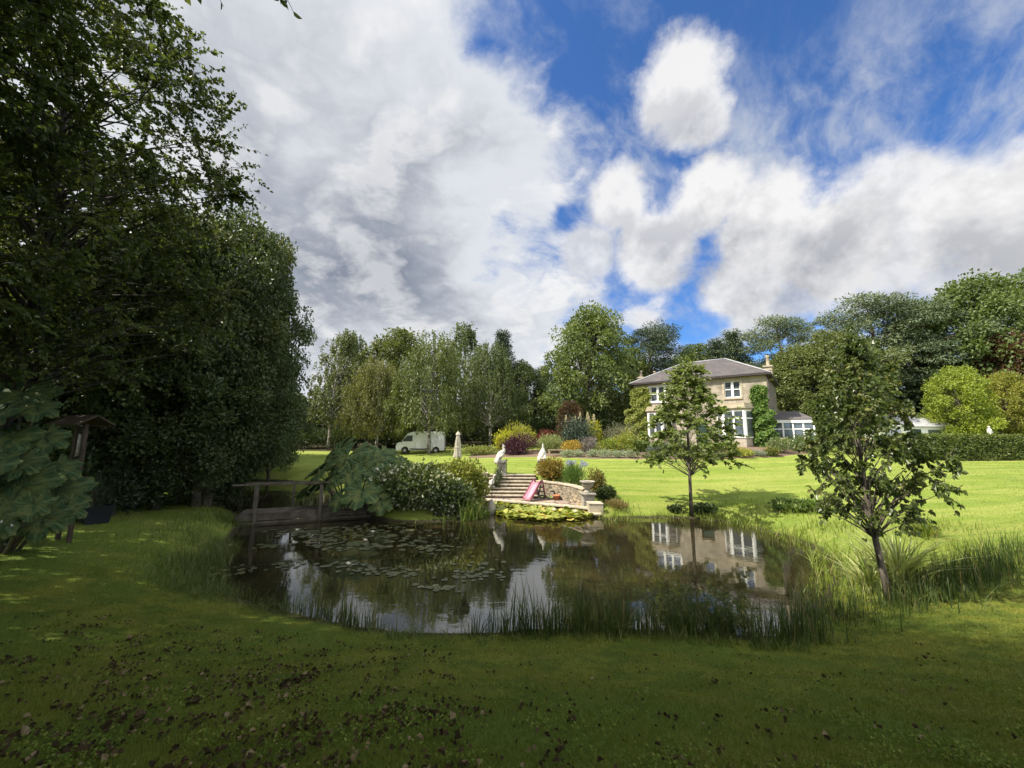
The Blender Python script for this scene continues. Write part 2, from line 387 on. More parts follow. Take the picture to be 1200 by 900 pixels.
def axis(lo, hi, step, far, grow=1.16):
    a = list(np.arange(lo, hi + 1e-6, step)); s = step; v = hi
    while v < far: s *= grow; v += s; a.append(v)
    s = step; v = lo
    while v > -far: s *= grow; v -= s; a.insert(0, v)
    return np.array(a)
BEDS = [[(-4, 33.6), (2.5, 32.6), (6, 31.2), (12, 30.2), (17, 29.8), (21, 30.2), (25, 31.5), (26, 36), (10, 42), (-4, 40)]]
def build_ground():
    xs = axis(-15, 24, .2, 900); ys = axis(-1, 33, .2, 900)
    X, Y = np.meshgrid(xs, ys); Z = Hn(X, Y)
    V = np.stack([X, Y, Z], -1).reshape(-1, 3); nx, ny = len(xs), len(ys)
    i = np.arange(nx * ny).reshape(ny, nx)
    F = np.stack([i[:-1, :-1], i[:-1, 1:], i[1:, 1:], i[1:, :-1]], -1).reshape(-1, 4)
    d = pond_sd(X, Y).ravel()
    me = mesh_np('ground', V, F, smooth=True)
    a = me.attributes.new('shore', 'FLOAT', 'POINT'); a.data.foreach_set('value', np.clip(d, -3, 3).astype(np.float32))
    bed = np.zeros(X.shape)
    for P in BEDS: bed = np.maximum(bed, inside_poly(X, Y, P).astype(float))
    a = me.attributes.new('bed', 'FLOAT', 'POINT'); a.data.foreach_set('value', bed.ravel().astype(np.float32))
    m, t, o = new_mat('lawn'); p = pos_co(t); x, y, z = t.sep(p)
    big = t.noise(p, .35, 5, .6); mid = t.noise(p, 1.6, 6, .65); fine = t.noise(p, 14, 6, .7); hair = t.noise(t.vmath('MULTIPLY', p, (1, 1, .3)), 70, 4, .7)
    mow = t.noise(t.vmath('MULTIPLY', p, (.12, 1.5, 1)), 1.0, 5, .6)
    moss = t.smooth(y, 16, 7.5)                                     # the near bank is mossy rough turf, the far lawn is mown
    far_c = t.mix(t.smooth(mid, .3, .7), (.135, .190, .026), (.190, .242, .038))
    far_c = t.mix(t.smooth(t.noise(p, .8, 6, .7), .45, .7, 0, .8), far_c, (.105, .155, .028))
    far_c = t.mix(t.smooth(t.noise(p, 4.0, 5, .7), .52, .72, 0, .6), far_c, (.215, .215, .065))
    far_c = t.mix(t.smooth(mow, .40, .62), far_c, (.225, .25, .058))
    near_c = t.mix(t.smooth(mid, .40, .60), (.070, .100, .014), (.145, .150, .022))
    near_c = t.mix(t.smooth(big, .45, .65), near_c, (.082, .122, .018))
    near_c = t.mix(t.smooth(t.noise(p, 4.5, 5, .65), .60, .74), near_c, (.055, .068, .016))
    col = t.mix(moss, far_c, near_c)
    col = t.mix(t.math('MULTIPLY', t.smooth(fine, .35, .75), .55), col, t.mix(1.0, col, (.45, .55, .45), 'MULTIPLY'))
    sh = t.node('ShaderNodeAttribute', attribute_name='shore').outputs['Fac']
    mud = t.mix(t.noise(p, 5, 4, .6), (.022, .020, .012), (.05, .042, .024))
    col = t.mix(t.smooth(t.math('ADD', sh, t.math('MULTIPLY', t.math('SUBTRACT', mid, .5), .5)), .30, .05), col, mud)
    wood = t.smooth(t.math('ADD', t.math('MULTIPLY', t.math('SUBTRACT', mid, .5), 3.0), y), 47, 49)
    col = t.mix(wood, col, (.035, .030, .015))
    bd = t.node('ShaderNodeAttribute', attribute_name='bed').outputs['Fac']
    col = t.mix(t.smooth(t.math('ADD', bd, t.math('MULTIPLY', t.math('SUBTRACT', fine, .5), .5)), .4, .6), col, t.mix(fine, (.10, .066, .045), (.20, .15, .11)))
    h = t.math('ADD', t.math('MULTIPLY', fine, .6), t.math('MULTIPLY', hair, .5))
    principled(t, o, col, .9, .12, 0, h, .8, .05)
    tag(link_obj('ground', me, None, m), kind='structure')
build_ground()

def build_water():
    m, t, o = new_mat('pond_water'); p = pos_co(t)
    b = t.node('ShaderNodeBump'); b.inputs['Strength'].default_value = .035; b.inputs['Distance'].default_value = .05
    n = t.math('ADD', t.noise(t.vmath('MULTIPLY', p, (.8, 1.5, 1)), 2.2, 4, .55, .4), t.math('MULTIPLY', t.noise(p, 11, 2, .5), .12)); t.link(n, b.inputs['Height'])
    dif = t.node('ShaderNodeBsdfDiffuse'); t.link(t.mix(t.smooth(t.noise(p, .5, 5, .6), .4, .7), (.014, .012, .006), (.030, .024, .010)), dif.inputs[0])
    gl = t.node('ShaderNodeBsdfGlossy'); gl.inputs['Roughness'].default_value = .015; gl.inputs[0].default_value = (.92, .93, .90, 1); t.link(b.outputs[0], gl.inputs['Normal'])
    fr = t.node('ShaderNodeFresnel'); fr.inputs[0].default_value = 1.9; t.link(b.outputs[0], fr.inputs['Normal'])
    fac = t.math('ADD', t.math('MULTIPLY', fr.outputs[0], 1.0), .06, clamp=True)
    mx = t.node('ShaderNodeMixShader'); t.link(fac, mx.inputs[0]); t.link(dif.outputs[0], mx.inputs[1]); t.link(gl.outputs[0], mx.inputs[2]); t.link(mx.outputs[0], o.inputs[0])
    mb = MB(); mb.raw([(-34, 5, 0), (18, 5, 0), (18, 42, 0), (-34, 42, 0)], [(0, 1, 2, 3)])
    tag(mb.build('pond_water', m), kind='structure')
build_water()

# ------------------------------------------------------------------ leaves, blades and trees
def norm(v): return v / np.maximum(np.linalg.norm(v, axis=-1, keepdims=True), 1e-9)
def leaf_arrays(P, T, N, L, W, two=False, fold=.25):
    """one leaf per row of P (its base): diamond of one quad, or two quads folded along the midrib"""
    T = norm(T); N = norm(N - T * (N * T).sum(-1, keepdims=True)); S = np.cross(T, N)
    L = np.asarray(L)[:, None]; W = np.asarray(W)[:, None]; n = len(P)
    if not two:
        V = np.stack([P, P + T * L * .5 + S * W * .5 + N * W * fold, P + T * L, P + T * L * .5 - S * W * .5 + N * W * fold], 1)
        F = np.arange(n * 4).reshape(n, 4); k = 4
    else:
        dr = N * L * -.10
        V = np.stack([P, P + T * L * .28 + S * W * .46 + N * W * fold, P + T * L * .66 + S * W * .42 + N * W * fold + dr * .4, P + T * L + dr,
                      P + T * L * .66 - S * W * .42 + N * W * fold + dr * .4, P + T * L * .28 - S * W * .46 + N * W * fold], 1)
        b = np.arange(n)[:, None] * 6
        F = np.concatenate([b + np.array([[0, 1, 2, 3]]), b + np.array([[0, 3, 4, 5]])], 0); k = 6
    return V.reshape(-1, 3), F, k
def leaf_mesh(name, P, T, N, L, W, tint, two=False, fold=.25):
    V, F, k = leaf_arrays(P, T, N, L, W, two, fold)
    return mesh_np(name, V, F, np.repeat(tint, k))

def blades_mesh(name, B, h, w, az, bend, tint, segs=3, rng=None):
    """grass-like blades: base B (n,3), height h, width w, azimuth of the lean az, bend 0..1"""
    n = len(B); D = np.stack([np.cos(az), np.sin(az), np.zeros(n)], 1); fa = az + np.pi / 2 + (rng.uniform(-1, 1, n) if rng is not None else 0)
    S = np.stack([np.cos(fa), np.sin(fa), np.zeros(n)], 1)
    rows = []
    for i in range(segs + 1):
        t = i / segs; c = B + D * (h * bend * t * t)[:, None] + np.array([0, 0, 1.0]) * (h * t * (1 - .35 * bend * t))[:, None]
        ww = (w * (1 - t ** 1.6) * .5 + w * .03)[:, None]
        rows += [c - S * ww, c + S * ww]
    V = np.stack(rows, 1); k = 2 * (segs + 1); b = np.arange(n)[:, None] * k
    F = np.concatenate([b + np.array([[2 * i, 2 * i + 1, 2 * i + 3, 2 * i + 2]]) for i in range(segs)], 0)
    return mesh_np(name, V.reshape(-1, 3), F, np.repeat(tint, k))

def gen_tree(seed, Ht, Rad, z0, env, n_cl, cl_r, n_leaf, L, W, tr=.25, flat=.75, strands=0, droop=0.0, lean=(0, 0), two=False, surf=.45, wob=.03, twigs=0,
             needle=False, limb_k=.55, top=.97, fork=None, wig=.12, out_b=.5, bow=0.0, jag=.2):
    rng = np.random.default_rng(seed); rnd = random.Random(seed)
    mb = MB(); tp = []; tw = []
    ph1, ph2 = rnd.uniform(0, 6), rnd.uniform(0, 6)
    def trunk_at(z):
        t = z / Ht
        return Vector((lean[0] * z + bow * Ht * 4 * t * (1 - t) + wob * Ht * math.sin(ph1 + 4 * t) * t, lean[1] * z + wob * Ht * math.cos(ph2 + 3.3 * t) * t, z))
    m = 9
    for i in range(m + 1):
        t = i / m * top; tp.append(trunk_at(t * Ht) - (Vector((0, 0, .15)) if i == 0 else Vector())); tw.append(tr * (1.25 if i == 0 else 1) * (1 - t) ** .8 + .012 * tr / .25)
    mb.tube(tp, tw, 8)
    P = []; T = []; N = []; TI = []
    for c in range(n_cl):
        t = (c + rng.uniform(0, 1)) / n_cl
        zc = z0 + (Ht - z0) * t
        an = c * 2.399 + rng.uniform(-.5, .5); rr = env(t) * Rad * (surf + (1 - surf) * math.sqrt(rng.uniform(0, 1))) * rng.uniform(1 - jag, 1 + jag * .8)
        ax = trunk_at(zc); ctr = np.array([ax.x + rr * math.cos(an), ax.y + rr * math.sin(an), zc + rng.uniform(-.3, .3) * cl_r])
        # limb
        za = max(min(z0 * .75, zc * .8), zc - limb_k * rr - .05 * Ht); a = trunk_at(za); ctrv = Vector(ctr); mid = a.lerp(ctrv, .5) + Vector((rng.uniform(-wig, wig) * rr, rng.uniform(-wig, wig) * rr, .12 * rr))
        r0 = max(tr * .38 * (1 - za / Ht) ** .7 * min(1, .35 + rr / (Rad + .01)), .012 * Ht / 10)
        pts = [a, a.lerp(mid, .5) + Vector((0, 0, .03 * rr)), mid, mid.lerp(ctrv, .5), ctrv]
        mb.tube(pts, [r0, r0 * .75, r0 * .5, r0 * .3, r0 * .1], 5, cap=False)
        k = max(6, int(n_leaf * rng.uniform(.55, 1.4) * (.5 + .5 * min(1, env(t) + .25)))); cr = cl_r * rng.uniform(.7, 1.25)
        ct = rng.uniform(0, 1)
        if strands:
            ns = max(2, int(strands * rng.uniform(.7, 1.3))); base = ctr + rng.normal(0, .45, (ns, 3)) * cr * np.array([1, 1, .5])
            ln = droop * rng.uniform(.35, 1.2, ns) * min(1.0, (zc + .2) / Ht * 1.8); si = rng.integers(0, ns, k); u = rng.uniform(0, 1, k)
            o2 = np.array([math.cos(an), math.sin(an), 0])
            p = base[si] + np.stack([np.zeros(k), np.zeros(k), -u * ln[si]], 1) + o2 * (.25 * np.sqrt(u) * ln[si] * .6)[:, None] + rng.normal(0, .055, (k, 3)) * (1 + cr * .4)
            p[:, 2] = np.where(p[:, 2] < z0 * .62, z0 * .62 + rng.uniform(0, 1.4, k) * z0 * .3, p[:, 2])
            tt = rng.normal(0, .5, (k, 3)) + np.array([0, 0, -.9]) + o2 * .3; nn = rng.normal(0, .7, (k, 3)) + o2 * .6
        elif twigs:
            nt = max(2, int(twigs * rng.uniform(.7, 1.3))); dr = norm(rng.normal(0, 1, (nt, 3)) * np.array([1, 1, flat]) + np.array([math.cos(an), math.sin(an), .25]) * .6); ln = cr * rng.uniform(.5, 1.3, nt)
            st = ctr - np.array([math.cos(an), math.sin(an), 0]) * (rng.uniform(0, .5, nt) * rr * .6)[:, None] * .6
            for q in range(nt):
                e = st[q] + dr[q] * ln[q] + np.array([0, 0, -.12 * ln[q]])
                mb.tube([Vector(st[q]), Vector((st[q] + e) / 2 + dr[q] * 0 + np.array([0, 0, .05 * ln[q]])), Vector(e)], [r0 * .22 + .003, r0 * .14 + .002, .002], 3, cap=False)
            si = rng.integers(0, nt, k); u = rng.uniform(.1, 1.05, k)
            p = st[si] + dr[si] * (ln[si] * u)[:, None] + np.array([0, 0, 1]) * (.05 * ln[si] * (1 - (2 * u - 1) ** 2) - .12 * ln[si] * u)[:, None]
            side = norm(np.cross(dr[si], np.array([0, 0, 1.0])) + 1e-6) * np.where(rng.uniform(0, 1, k) > .5, 1, -1)[:, None]
            tt = dr[si] * .6 + side * .8 + rng.normal(0, .55, (k, 3)) + np.array([0, 0, -.35]); nn = rng.normal(0, .75, (k, 3)) + np.array([0, 0, .9])
        else:
            g = rng.normal(0, 1, (k, 3)); g = norm(g) * (rng.uniform(.15, 1, k) ** .5)[:, None]
            p = ctr + g * cr * np.array([1, 1, flat])
            tt = g * .8 + rng.normal(0, .6, (k, 3)) + np.array([0, 0, -.15]); nn = rng.normal(0, .6, (k, 3)) + g * out_b + np.array([0, 0, .5])
        P.append(p); T.append(tt); N.append(nn); TI.append(np.clip(ct * .55 + rng.uniform(0, .5, k), 0, 1))
    P = np.concatenate(P); T = np.concatenate(T); N = np.concatenate(N); TI = np.concatenate(TI); n = len(P)
    s = rng.uniform(.65, 1.25, n)
    cm = leaf_mesh('crown', P, T, N, L * s, W * s, TI, two)
    tmesh = bpy.data.meshes.new('trunk'); tmesh.from_pydata([tuple(v) for v in mb.v], [], mb.f); tmesh.update(); tmesh.polygons.foreach_set('use_smooth', mb.sm)
    return tmesh, cm

KINDS = {}
def kind(key, bark, leaf, **kw):
    tm, cm = gen_tree(**kw); tm.materials.append(M[bark]); cm.materials.append(M[leaf]); KINDS[key] = (tm, cm, kw['Ht'])
def tree(name, key, x, y, h, label, rz=0.0, color=(1, 1, 1), group=None, wide=1.0, cat='tree', zoff=0.0):
    tm, cm, h0 = KINDS[key]; s = h / h0
    r = thing(name, label, cat, (x, y, H(x, y) + zoff), rz, group, (s * wide, s * wide, s))
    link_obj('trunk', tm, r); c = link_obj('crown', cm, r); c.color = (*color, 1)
    return r

round_env = lambda t: max(.12, math.sqrt(max(0, 1 - (2 * (t * .92 + .04) - .92) ** 2 * 1.0))) * (1 if t < .75 else 1 - (t - .75) * .7)
dome_env = lambda t: math.sqrt(max(0.03, 1 - (t * .98) ** 2.2))
egg_env = lambda t: (0.45 + 1.9 * t) if t < .3 else math.sqrt(max(.02, 1 - ((t - .3) / .7) ** 1.7))
cone_env = lambda t: max(.04, 1 - t) ** .85
pine_env = lambda t: (.35 + .9 * t) if t < .55 else math.sqrt(max(.05, 1 - ((t - .55) / .45) ** 2)) * .95
col_env = lambda t: (0.55 + 1.2 * t) if t < .35 else max(.08, 1 - ((t - .35) / .65) ** 1.6)

kind('round', 'bark', 'leaf_far', seed=3, Ht=16, Rad=5.6, z0=2.2, env=egg_env, n_cl=120, cl_r=1.45, n_leaf=230, L=.34, W=.24, tr=.36)
kind('round_b', 'bark', 'leaf_far', seed=11, Ht=15, Rad=5.0, z0=1.6, env=round_env, n_cl=105, cl_r=1.4, n_leaf=230, L=.34, W=.22, tr=.32, lean=(.02, .01))
kind('birch', 'bark_birch', 'leaf_far', seed=5, Ht=15, Rad=3.4, z0=3.2, env=col_env, n_cl=75, cl_r=1.0, n_leaf=150, L=.25, W=.17, tr=.17, flat=.9, strands=7, droop=1.6, lean=(.04, 0))
kind('weeping', 'bark_birch', 'leaf_far', seed=8, Ht=12.5, Rad=4.4, z0=3.2, env=dome_env, n_cl=110, cl_r=1.05, n_leaf=240, L=.24, W=.13, tr=.2, strands=10, droop=3.0, surf=.35)
kind('pine', 'bark_pine', 'needle', seed=9, Ht=17, Rad=5.2, z0=5.5, env=pine_env, n_cl=62, cl_r=1.6, n_leaf=420, L=.38, W=.10, tr=.34, flat=.38, surf=.3, limb_k=.35, wob=.05, wig=.3)
kind('conifer', 'bark', 'needle', seed=12, Ht=16, Rad=3.2, z0=1.2, env=cone_env, n_cl=130, cl_r=.85, n_leaf=150, L=.36, W=.10, tr=.26, flat=.45, surf=.5, limb_k=.1, top=1.0, wob=.005)
kind('alder', 'bark', 'leaf_alder', seed=21, Ht=14, Rad=4.6, z0=1.9, env=egg_env, n_cl=125, cl_r=1.2, n_leaf=370, jag=.36, L=.21, W=.15, tr=.26, surf=.35, twigs=0, out_b=.3)
kind('alder_b', 'bark_dark', 'leaf_alder', seed=27, Ht=14, Rad=5.0, z0=2.3, env=lambda t: (.6 + 1.2 * t) if t < .3 else max(.12, 1 - ((t - .3) / .72) ** 1.5), n_cl=105, cl_r=1.25, n_leaf=400, L=.21, W=.15, tr=.26, surf=.45, out_b=.3, jag=.45, flat=.5, wob=.05, limb_k=.2)
kind('big_birch', 'bark_dark', 'leaf_near', seed=31, Ht=15, Rad=5.2, z0=3.6, env=egg_env, n_cl=240, cl_r=1.15, n_leaf=330, L=.125, W=.085, tr=.18, surf=.2, twigs=9, flat=.75, lean=(.02, 0), limb_k=.3)
kind('tall_birch', 'bark', 'leaf_near', seed=33, Ht=20, Rad=6.4, z0=9.5, env=round_env, n_cl=240, cl_r=1.6, n_leaf=330, L=.16, W=.11, tr=.26, surf=.2, limb_k=.3)
kind('sapling', 'bark', 'leaf_sapling', seed=41, Ht=8, Rad=2.5, z0=2.7, env=lambda t: (.7 + 1.3 * t) if t < .22 else (1 - (t - .22) * 1.45 if t < .68 else .30 - (t - .68) * .6), n_cl=100, cl_r=.62, n_leaf=115, L=.155, W=.10, tr=.075, twigs=6, two=True, surf=.2, limb_k=.6, wob=.012, flat=1.0)
kind('alder_sapling', 'bark', 'leaf_sapling_dark', seed=44, Ht=7, Rad=2.15, z0=2.1, env=lambda t: (.6 + 1.3 * t) if t < .3 else max(.08, 1 - ((t - .3) / .7) ** 1.15), n_cl=115, cl_r=.52, n_leaf=92, L=.14, W=.098, tr=.10, twigs=6, two=True, surf=.2, limb_k=.7, wob=.008, flat=1.0, bow=-.05, lean=(-.012, 0))

# ------------------------------------------------------------------ the house
def stone_mat(name, c1, c2, mortar, sx=.62, sz=.28):
    m, t, o = new_mat(name); x, y, z = t.sep(obj_co(t))
    v = t.comb(t.math('ADD', x, t.math('MULTIPLY', y, 1.0)), z, 0.0)
    b = t.node('ShaderNodeTexBrick'); t.link(v, b.inputs['Vector']); b.offset = .5
    b.inputs['Scale'].default_value = 1.0; b.inputs['Brick Width'].default_value = sx; b.inputs['Row Height'].default_value = sz
    b.inputs['Mortar Size'].default_value = .010; b.inputs['Mortar Smooth'].default_value = .3; b.inputs['Bias'].default_value = 0
    b.inputs['Color1'].default_value = (*c1, 1); b.inputs['Color2'].default_value = (*c2, 1); b.inputs['Mortar'].default_value = (*mortar, 1)
    n = t.noise(obj_co(t), 1.3, 6, .6); col = t.mix(t.smooth(n, .4, .7), b.outputs[0], t.mix(1, b.outputs[0], (.62, .60, .58), 'MULTIPLY'))
    f = t.noise(obj_co(t), 28, 5, .65); col = t.mix(t.math('MULTIPLY', f, .35), col, t.mix(1, col, (.55, .52, .5), 'MULTIPLY'))
    h = t.math('SUBTRACT', t.math('MULTIPLY', f, .4), t.math('MULTIPLY', b.outputs['Fac'], .8))
    principled(t, o, col, .85, .2, 0, h, .5, .02); return m
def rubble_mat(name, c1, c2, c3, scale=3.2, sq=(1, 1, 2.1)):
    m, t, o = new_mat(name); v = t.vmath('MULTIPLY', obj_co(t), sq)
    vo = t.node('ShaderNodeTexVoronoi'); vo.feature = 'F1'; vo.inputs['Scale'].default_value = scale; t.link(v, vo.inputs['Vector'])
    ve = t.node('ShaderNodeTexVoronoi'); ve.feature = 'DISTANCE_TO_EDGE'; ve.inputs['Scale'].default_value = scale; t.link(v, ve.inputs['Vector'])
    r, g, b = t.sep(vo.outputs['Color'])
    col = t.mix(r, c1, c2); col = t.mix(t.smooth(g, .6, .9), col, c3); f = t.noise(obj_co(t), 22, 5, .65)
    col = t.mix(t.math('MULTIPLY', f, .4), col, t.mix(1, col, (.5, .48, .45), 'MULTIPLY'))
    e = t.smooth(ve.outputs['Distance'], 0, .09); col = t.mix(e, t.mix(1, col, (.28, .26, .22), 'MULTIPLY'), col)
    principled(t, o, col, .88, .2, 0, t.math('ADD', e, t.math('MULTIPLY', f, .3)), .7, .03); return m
def slate_mat(name, c1, c2, c3):
    m, t, o = new_mat(name); x, y, z = t.sep(obj_co(t))
    v = t.comb(t.math('ADD', x, y), t.math('MULTIPLY', z, 1.0), 0.0)
    b = t.node('ShaderNodeTexBrick'); t.link(v, b.inputs['Vector']); b.inputs['Scale'].default_value = 1.0; b.inputs['Brick Width'].default_value = .3; b.inputs['Row Height'].default_value = .105
    b.inputs['Mortar Size'].default_value = .004; b.inputs['Color1'].default_value = (*c1, 1); b.inputs['Color2'].default_value = (*c2, 1); b.inputs['Mortar'].default_value = (.03, .028, .03, 1)
    n = t.noise(obj_co(t), .9, 7, .65); col = t.mix(t.smooth(n, .42, .68), b.outputs[0], c3)
    principled(t, o, col, .85, .15, 0, b.outputs['Fac'], -.4, .01); return m
M['stone'] = stone_mat('house_stone', (.41, .365, .29), (.30, .265, .215), (.30, .25, .18))
M['dressed'] = mottled('dressed_stone', (.40, .345, .255), (.30, .26, .19), 2.5, .85, .2, 25, .2)
M['slate'] = slate_mat('roof_slate', (.078, .068, .068), (.108, .094, .090), (.062, .062, .064))
M['lead'] = mottled('ridge_lead', (.33, .33, .34), (.25, .25, .26), 3, .6)
M['gutter'] = mottled('gutter_paint', (.030, .022, .022), (.045, .035, .033), 4, .5)
M['white'] = mottled('white_paint', (.78, .78, .76), (.70, .70, .67), 2.0, .45, .4, 15, .08)
M['pot'] = mottled('clay_pot', (.40, .33, .24), (.30, .24, .17), 5, .8)
def glass_mat():
    m, t, o = new_mat('window_glass'); n = t.noise(obj_co(t), 1.1, 3, .5)
    p = principled(t, o, t.mix(n, (.045, .055, .065), (.10, .115, .13)), .04, .9, 0, t.noise(obj_co(t), 1.7, 2, .5), .04, .05); p.inputs['IOR'].default_value = 1.9; return m
M['glass'] = glass_mat()
M['curtain'] = mottled('curtain', (.45, .45, .43), (.36, .36, .35), 4, .9)
M['door'] = mottled('door_paint', (.02, .04, .03), (.03, .05, .04), 3, .4)

HO = Vector((22.94, 33.5, 2.92)); HTH = R(39); HW, HL, HE = 12.1, 10.0, 6.72
def house():
    h = thing('country_house', 'two-storey sandstone villa with hipped slate roof and white sash windows', 'house', HO, -HTH)
    holes = [(-10.4, -8.15, 4.72, 6.28), (-5.95, -5.12, 4.72, 6.28), (-3.38, -2.05, 4.72, 6.28), (-6.1, -5.0, 0.15, 2.75)]
    w = MB(); xs = sorted({-HW, 0.0, *[q for a in holes for q in a[:2]]}); zs = sorted({-.9, HE, *[q for a in holes for q in a[2:]]})
    def hole(x, z): return any(a[0] < x < a[1] and a[2] < z < a[3] for a in holes)
    for i in range(len(xs) - 1):
        for j in range(len(zs) - 1):
            if not hole((xs[i] + xs[i + 1]) / 2, (zs[j] + zs[j + 1]) / 2):
                w.raw([(xs[i], 0, zs[j]), (xs[i + 1], 0, zs[j]), (xs[i + 1], 0, zs[j + 1]), (xs[i], 0, zs[j + 1])], [(0, 1, 2, 3)])
    for a in holes:
        x0, x1, z0, z1 = a; d = .32
        w.raw([(x0, 0, z0), (x1, 0, z0), (x1, 0, z1), (x0, 0, z1), (x0, d, z0), (x1, d, z0), (x1, d, z1), (x0, d, z1)], [(0, 4, 5, 1), (1, 5, 6, 2), (2, 6, 7, 3), (3, 7, 4, 0)])
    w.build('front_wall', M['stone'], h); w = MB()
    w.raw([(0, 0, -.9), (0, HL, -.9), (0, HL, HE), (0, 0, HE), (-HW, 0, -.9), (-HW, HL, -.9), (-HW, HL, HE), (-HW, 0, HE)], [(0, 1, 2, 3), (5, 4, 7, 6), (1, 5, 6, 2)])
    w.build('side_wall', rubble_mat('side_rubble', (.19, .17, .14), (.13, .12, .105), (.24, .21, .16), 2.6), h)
    q = MB()                                            # dressed corner stones, base course and band under the eaves
    q.b2(-HW - .02, .02, -.035, -.003, HE - .34, HE - .10); q.b2(-HW - .03, .03, -.05, -.003, -.9, .35)
    for k in range(14):
        lw = .5 if k % 2 else .3
        for xa in (0.02 - lw, -HW - .02): q.b2(xa, xa + lw, -.02, -.002, .38 + k * .44, .38 + k * .44 + .41)
        q.b2(.002, .02, .0, .8 - lw, .38 + k * .44, .38 + k * .44 + .41)
    q.build('stone_trim', M['dressed'], h)
    ov = .42; e = MB()
    e.b2(-HW - ov, ov, -ov, -ov + .14, HE - .10, HE + .10); e.b2(ov - .14, ov, -ov + .14, HL + ov, HE - .10, HE + .10); e.b2(-HW - ov, -HW - ov + .14, -ov + .14, HL + ov, HE - .10, HE + .10)
    e.b2(-HW - ov + .14, ov - .14, -ov + .14, 0.0, HE - .07, HE - .03); e.b2(0.0, ov - .14, 0.0, HL, HE - .07, HE - .03)
    e.tube([(.12, -.10, HE - .1), (.12, -.10, -.6)], .05, 8)
    e.build('gutter', M['gutter'], h)
    rf = MB(); z0 = HE + .06; z1 = HE + 2.7; y1 = HL / 2; a, b = -8.2, -3.9; o2 = ov - .03
    rv = [(-HW - o2, -o2, z0), (o2, -o2, z0), (o2, HL + o2, z0), (-HW - o2, HL + o2, z0), (a, y1, z1), (b, y1, z1)]
    rf.raw(rv, [(0, 1, 5, 4), (1, 2, 5), (2, 3, 4, 5), (3, 0, 4), (3, 2, 1, 0)])
    ro = rf.build('roof', M['slate'], h)
    rc = MB()
    for p, s in ((0, 4), (1, 5), (2, 5), (3, 4), (4, 5)): rc.tube([Vector(rv[p]) + Vector((0, 0, .03)), Vector(rv[s]) + Vector((0, 0, .03))], .075, 6)
    rc.build('ridge_cap', M['lead'], ro)
    def chimney(x, y, zb, zt, w_, d_, npot, ph):
        m_ = MB(); m_.b2(x - w_ / 2, x + w_ / 2, y - d_ / 2, y + d_ / 2, zb, zt); m_.b2(x - w_ / 2 - .08, x + w_ / 2 + .08, y - d_ / 2 - .08, y + d_ / 2 + .08, zt - .02, zt + .14); m_.b2(x - w_ / 2 - .05, x + w_ / 2 + .05, y - d_ / 2 - .05, y + d_ / 2 + .05, zt - .35, zt - .25)
        c = m_.build('chimney', M['dressed'], ro, .015)
        for i in range(npot):
            p = MB(); yy = y + (i - (npot - 1) / 2) * .42
            p.lathe([(.15, 0), (.17, .06), (.14, .12), (.12, ph * .8), (.16, ph * .86), (.16, ph), (.10, ph), (.09, ph * .5)], (x, yy, zt + .14), 12); p.build('chimney_pot', M['pot'], c)
    chimney(.0, 3.2, HE - .2, HE + 1.05, .62, 1.1, 1, 1.05)
    chimney(-HW - .02, 2.2, HE - .2, HE + .95, .62, .8, 1, .75)
    chimney(-HW + .1, 6.6, HE - .2, HE + 1.35, .62, 1.0, 1, .9)
    chimney(-6.75, .55, HE + .1, HE + .85, .6, .5, 1, .42)
    def sash(x0, x1, z0, z1, lights, y=.16, parent=h, surround=True):
        f = MB(); fw = .07; wd = (x1 - x0) / lights
        for k in range(lights):
            a0 = x0 + k * wd + (.045 if k else 0); a1 = x0 + (k + 1) * wd - (.045 if k < lights - 1 else 0); zm = (z0 + z1) / 2
            f.b2(a0, a0 + fw, y - .05, y + .04, z0, z1); f.b2(a1 - fw, a1, y - .05, y + .04, z0, z1)
            f.b2(a0 + fw, a1 - fw, y - .05, y + .04, z1 - fw, z1); f.b2(a0 + fw, a1 - fw, y - .05, y + .04, z0, z0 + fw + .02); f.b2(a0 + fw, a1 - fw, y - .06, y + .03, zm - .035, zm + .035)
        for k in range(1, lights): f.b2(x0 + k * wd - .09, x0 + k * wd + .09, y - .12, y - .052, z0, z1)
        fo = f.build('window', M['white'], parent)
        for k in range(lights):
            a0 = x0 + k * wd + .06; a1 = x0 + (k + 1) * wd - .06; p = MB(); p.b2(a0, a1, y + .005, y + .012, z0 + .05, z1 - .05); p.build('pane', M['glass'], fo)
        s = MB(); s.b2(x0 - .12, x1 + .12, -.10, .10, z0 - .16, z0 - .002)
        if surround:
            s.b2(x0 - .17, x0 - .002, -.03, .06, z0, z1); s.b2(x1 + .002, x1 + .17, -.03, .06, z0, z1); s.b2(x0 - .17, x1 + .17, -.03, .06, z1 + .002, z1 + .2)
        s.build('sill', M['white'] if lights == 3 else M['dressed'], fo)
    sash(-10.4, -8.15, 4.72, 6.28, 3); sash(-5.95, -5.12, 4.72, 6.28, 1); sash(-3.38, -2.05, 4.72, 6.28, 2)
    d = MB(); d.b2(-6.1, -5.0, .2, .26, .15, 2.75); dr = d.build('door', M['door'], h); k = MB(); k.lathe([(.03, 0), (.04, .03), (.02, .06)], (-5.15, .15, 1.1), 8); k.build('handle', M['lead'], dr)
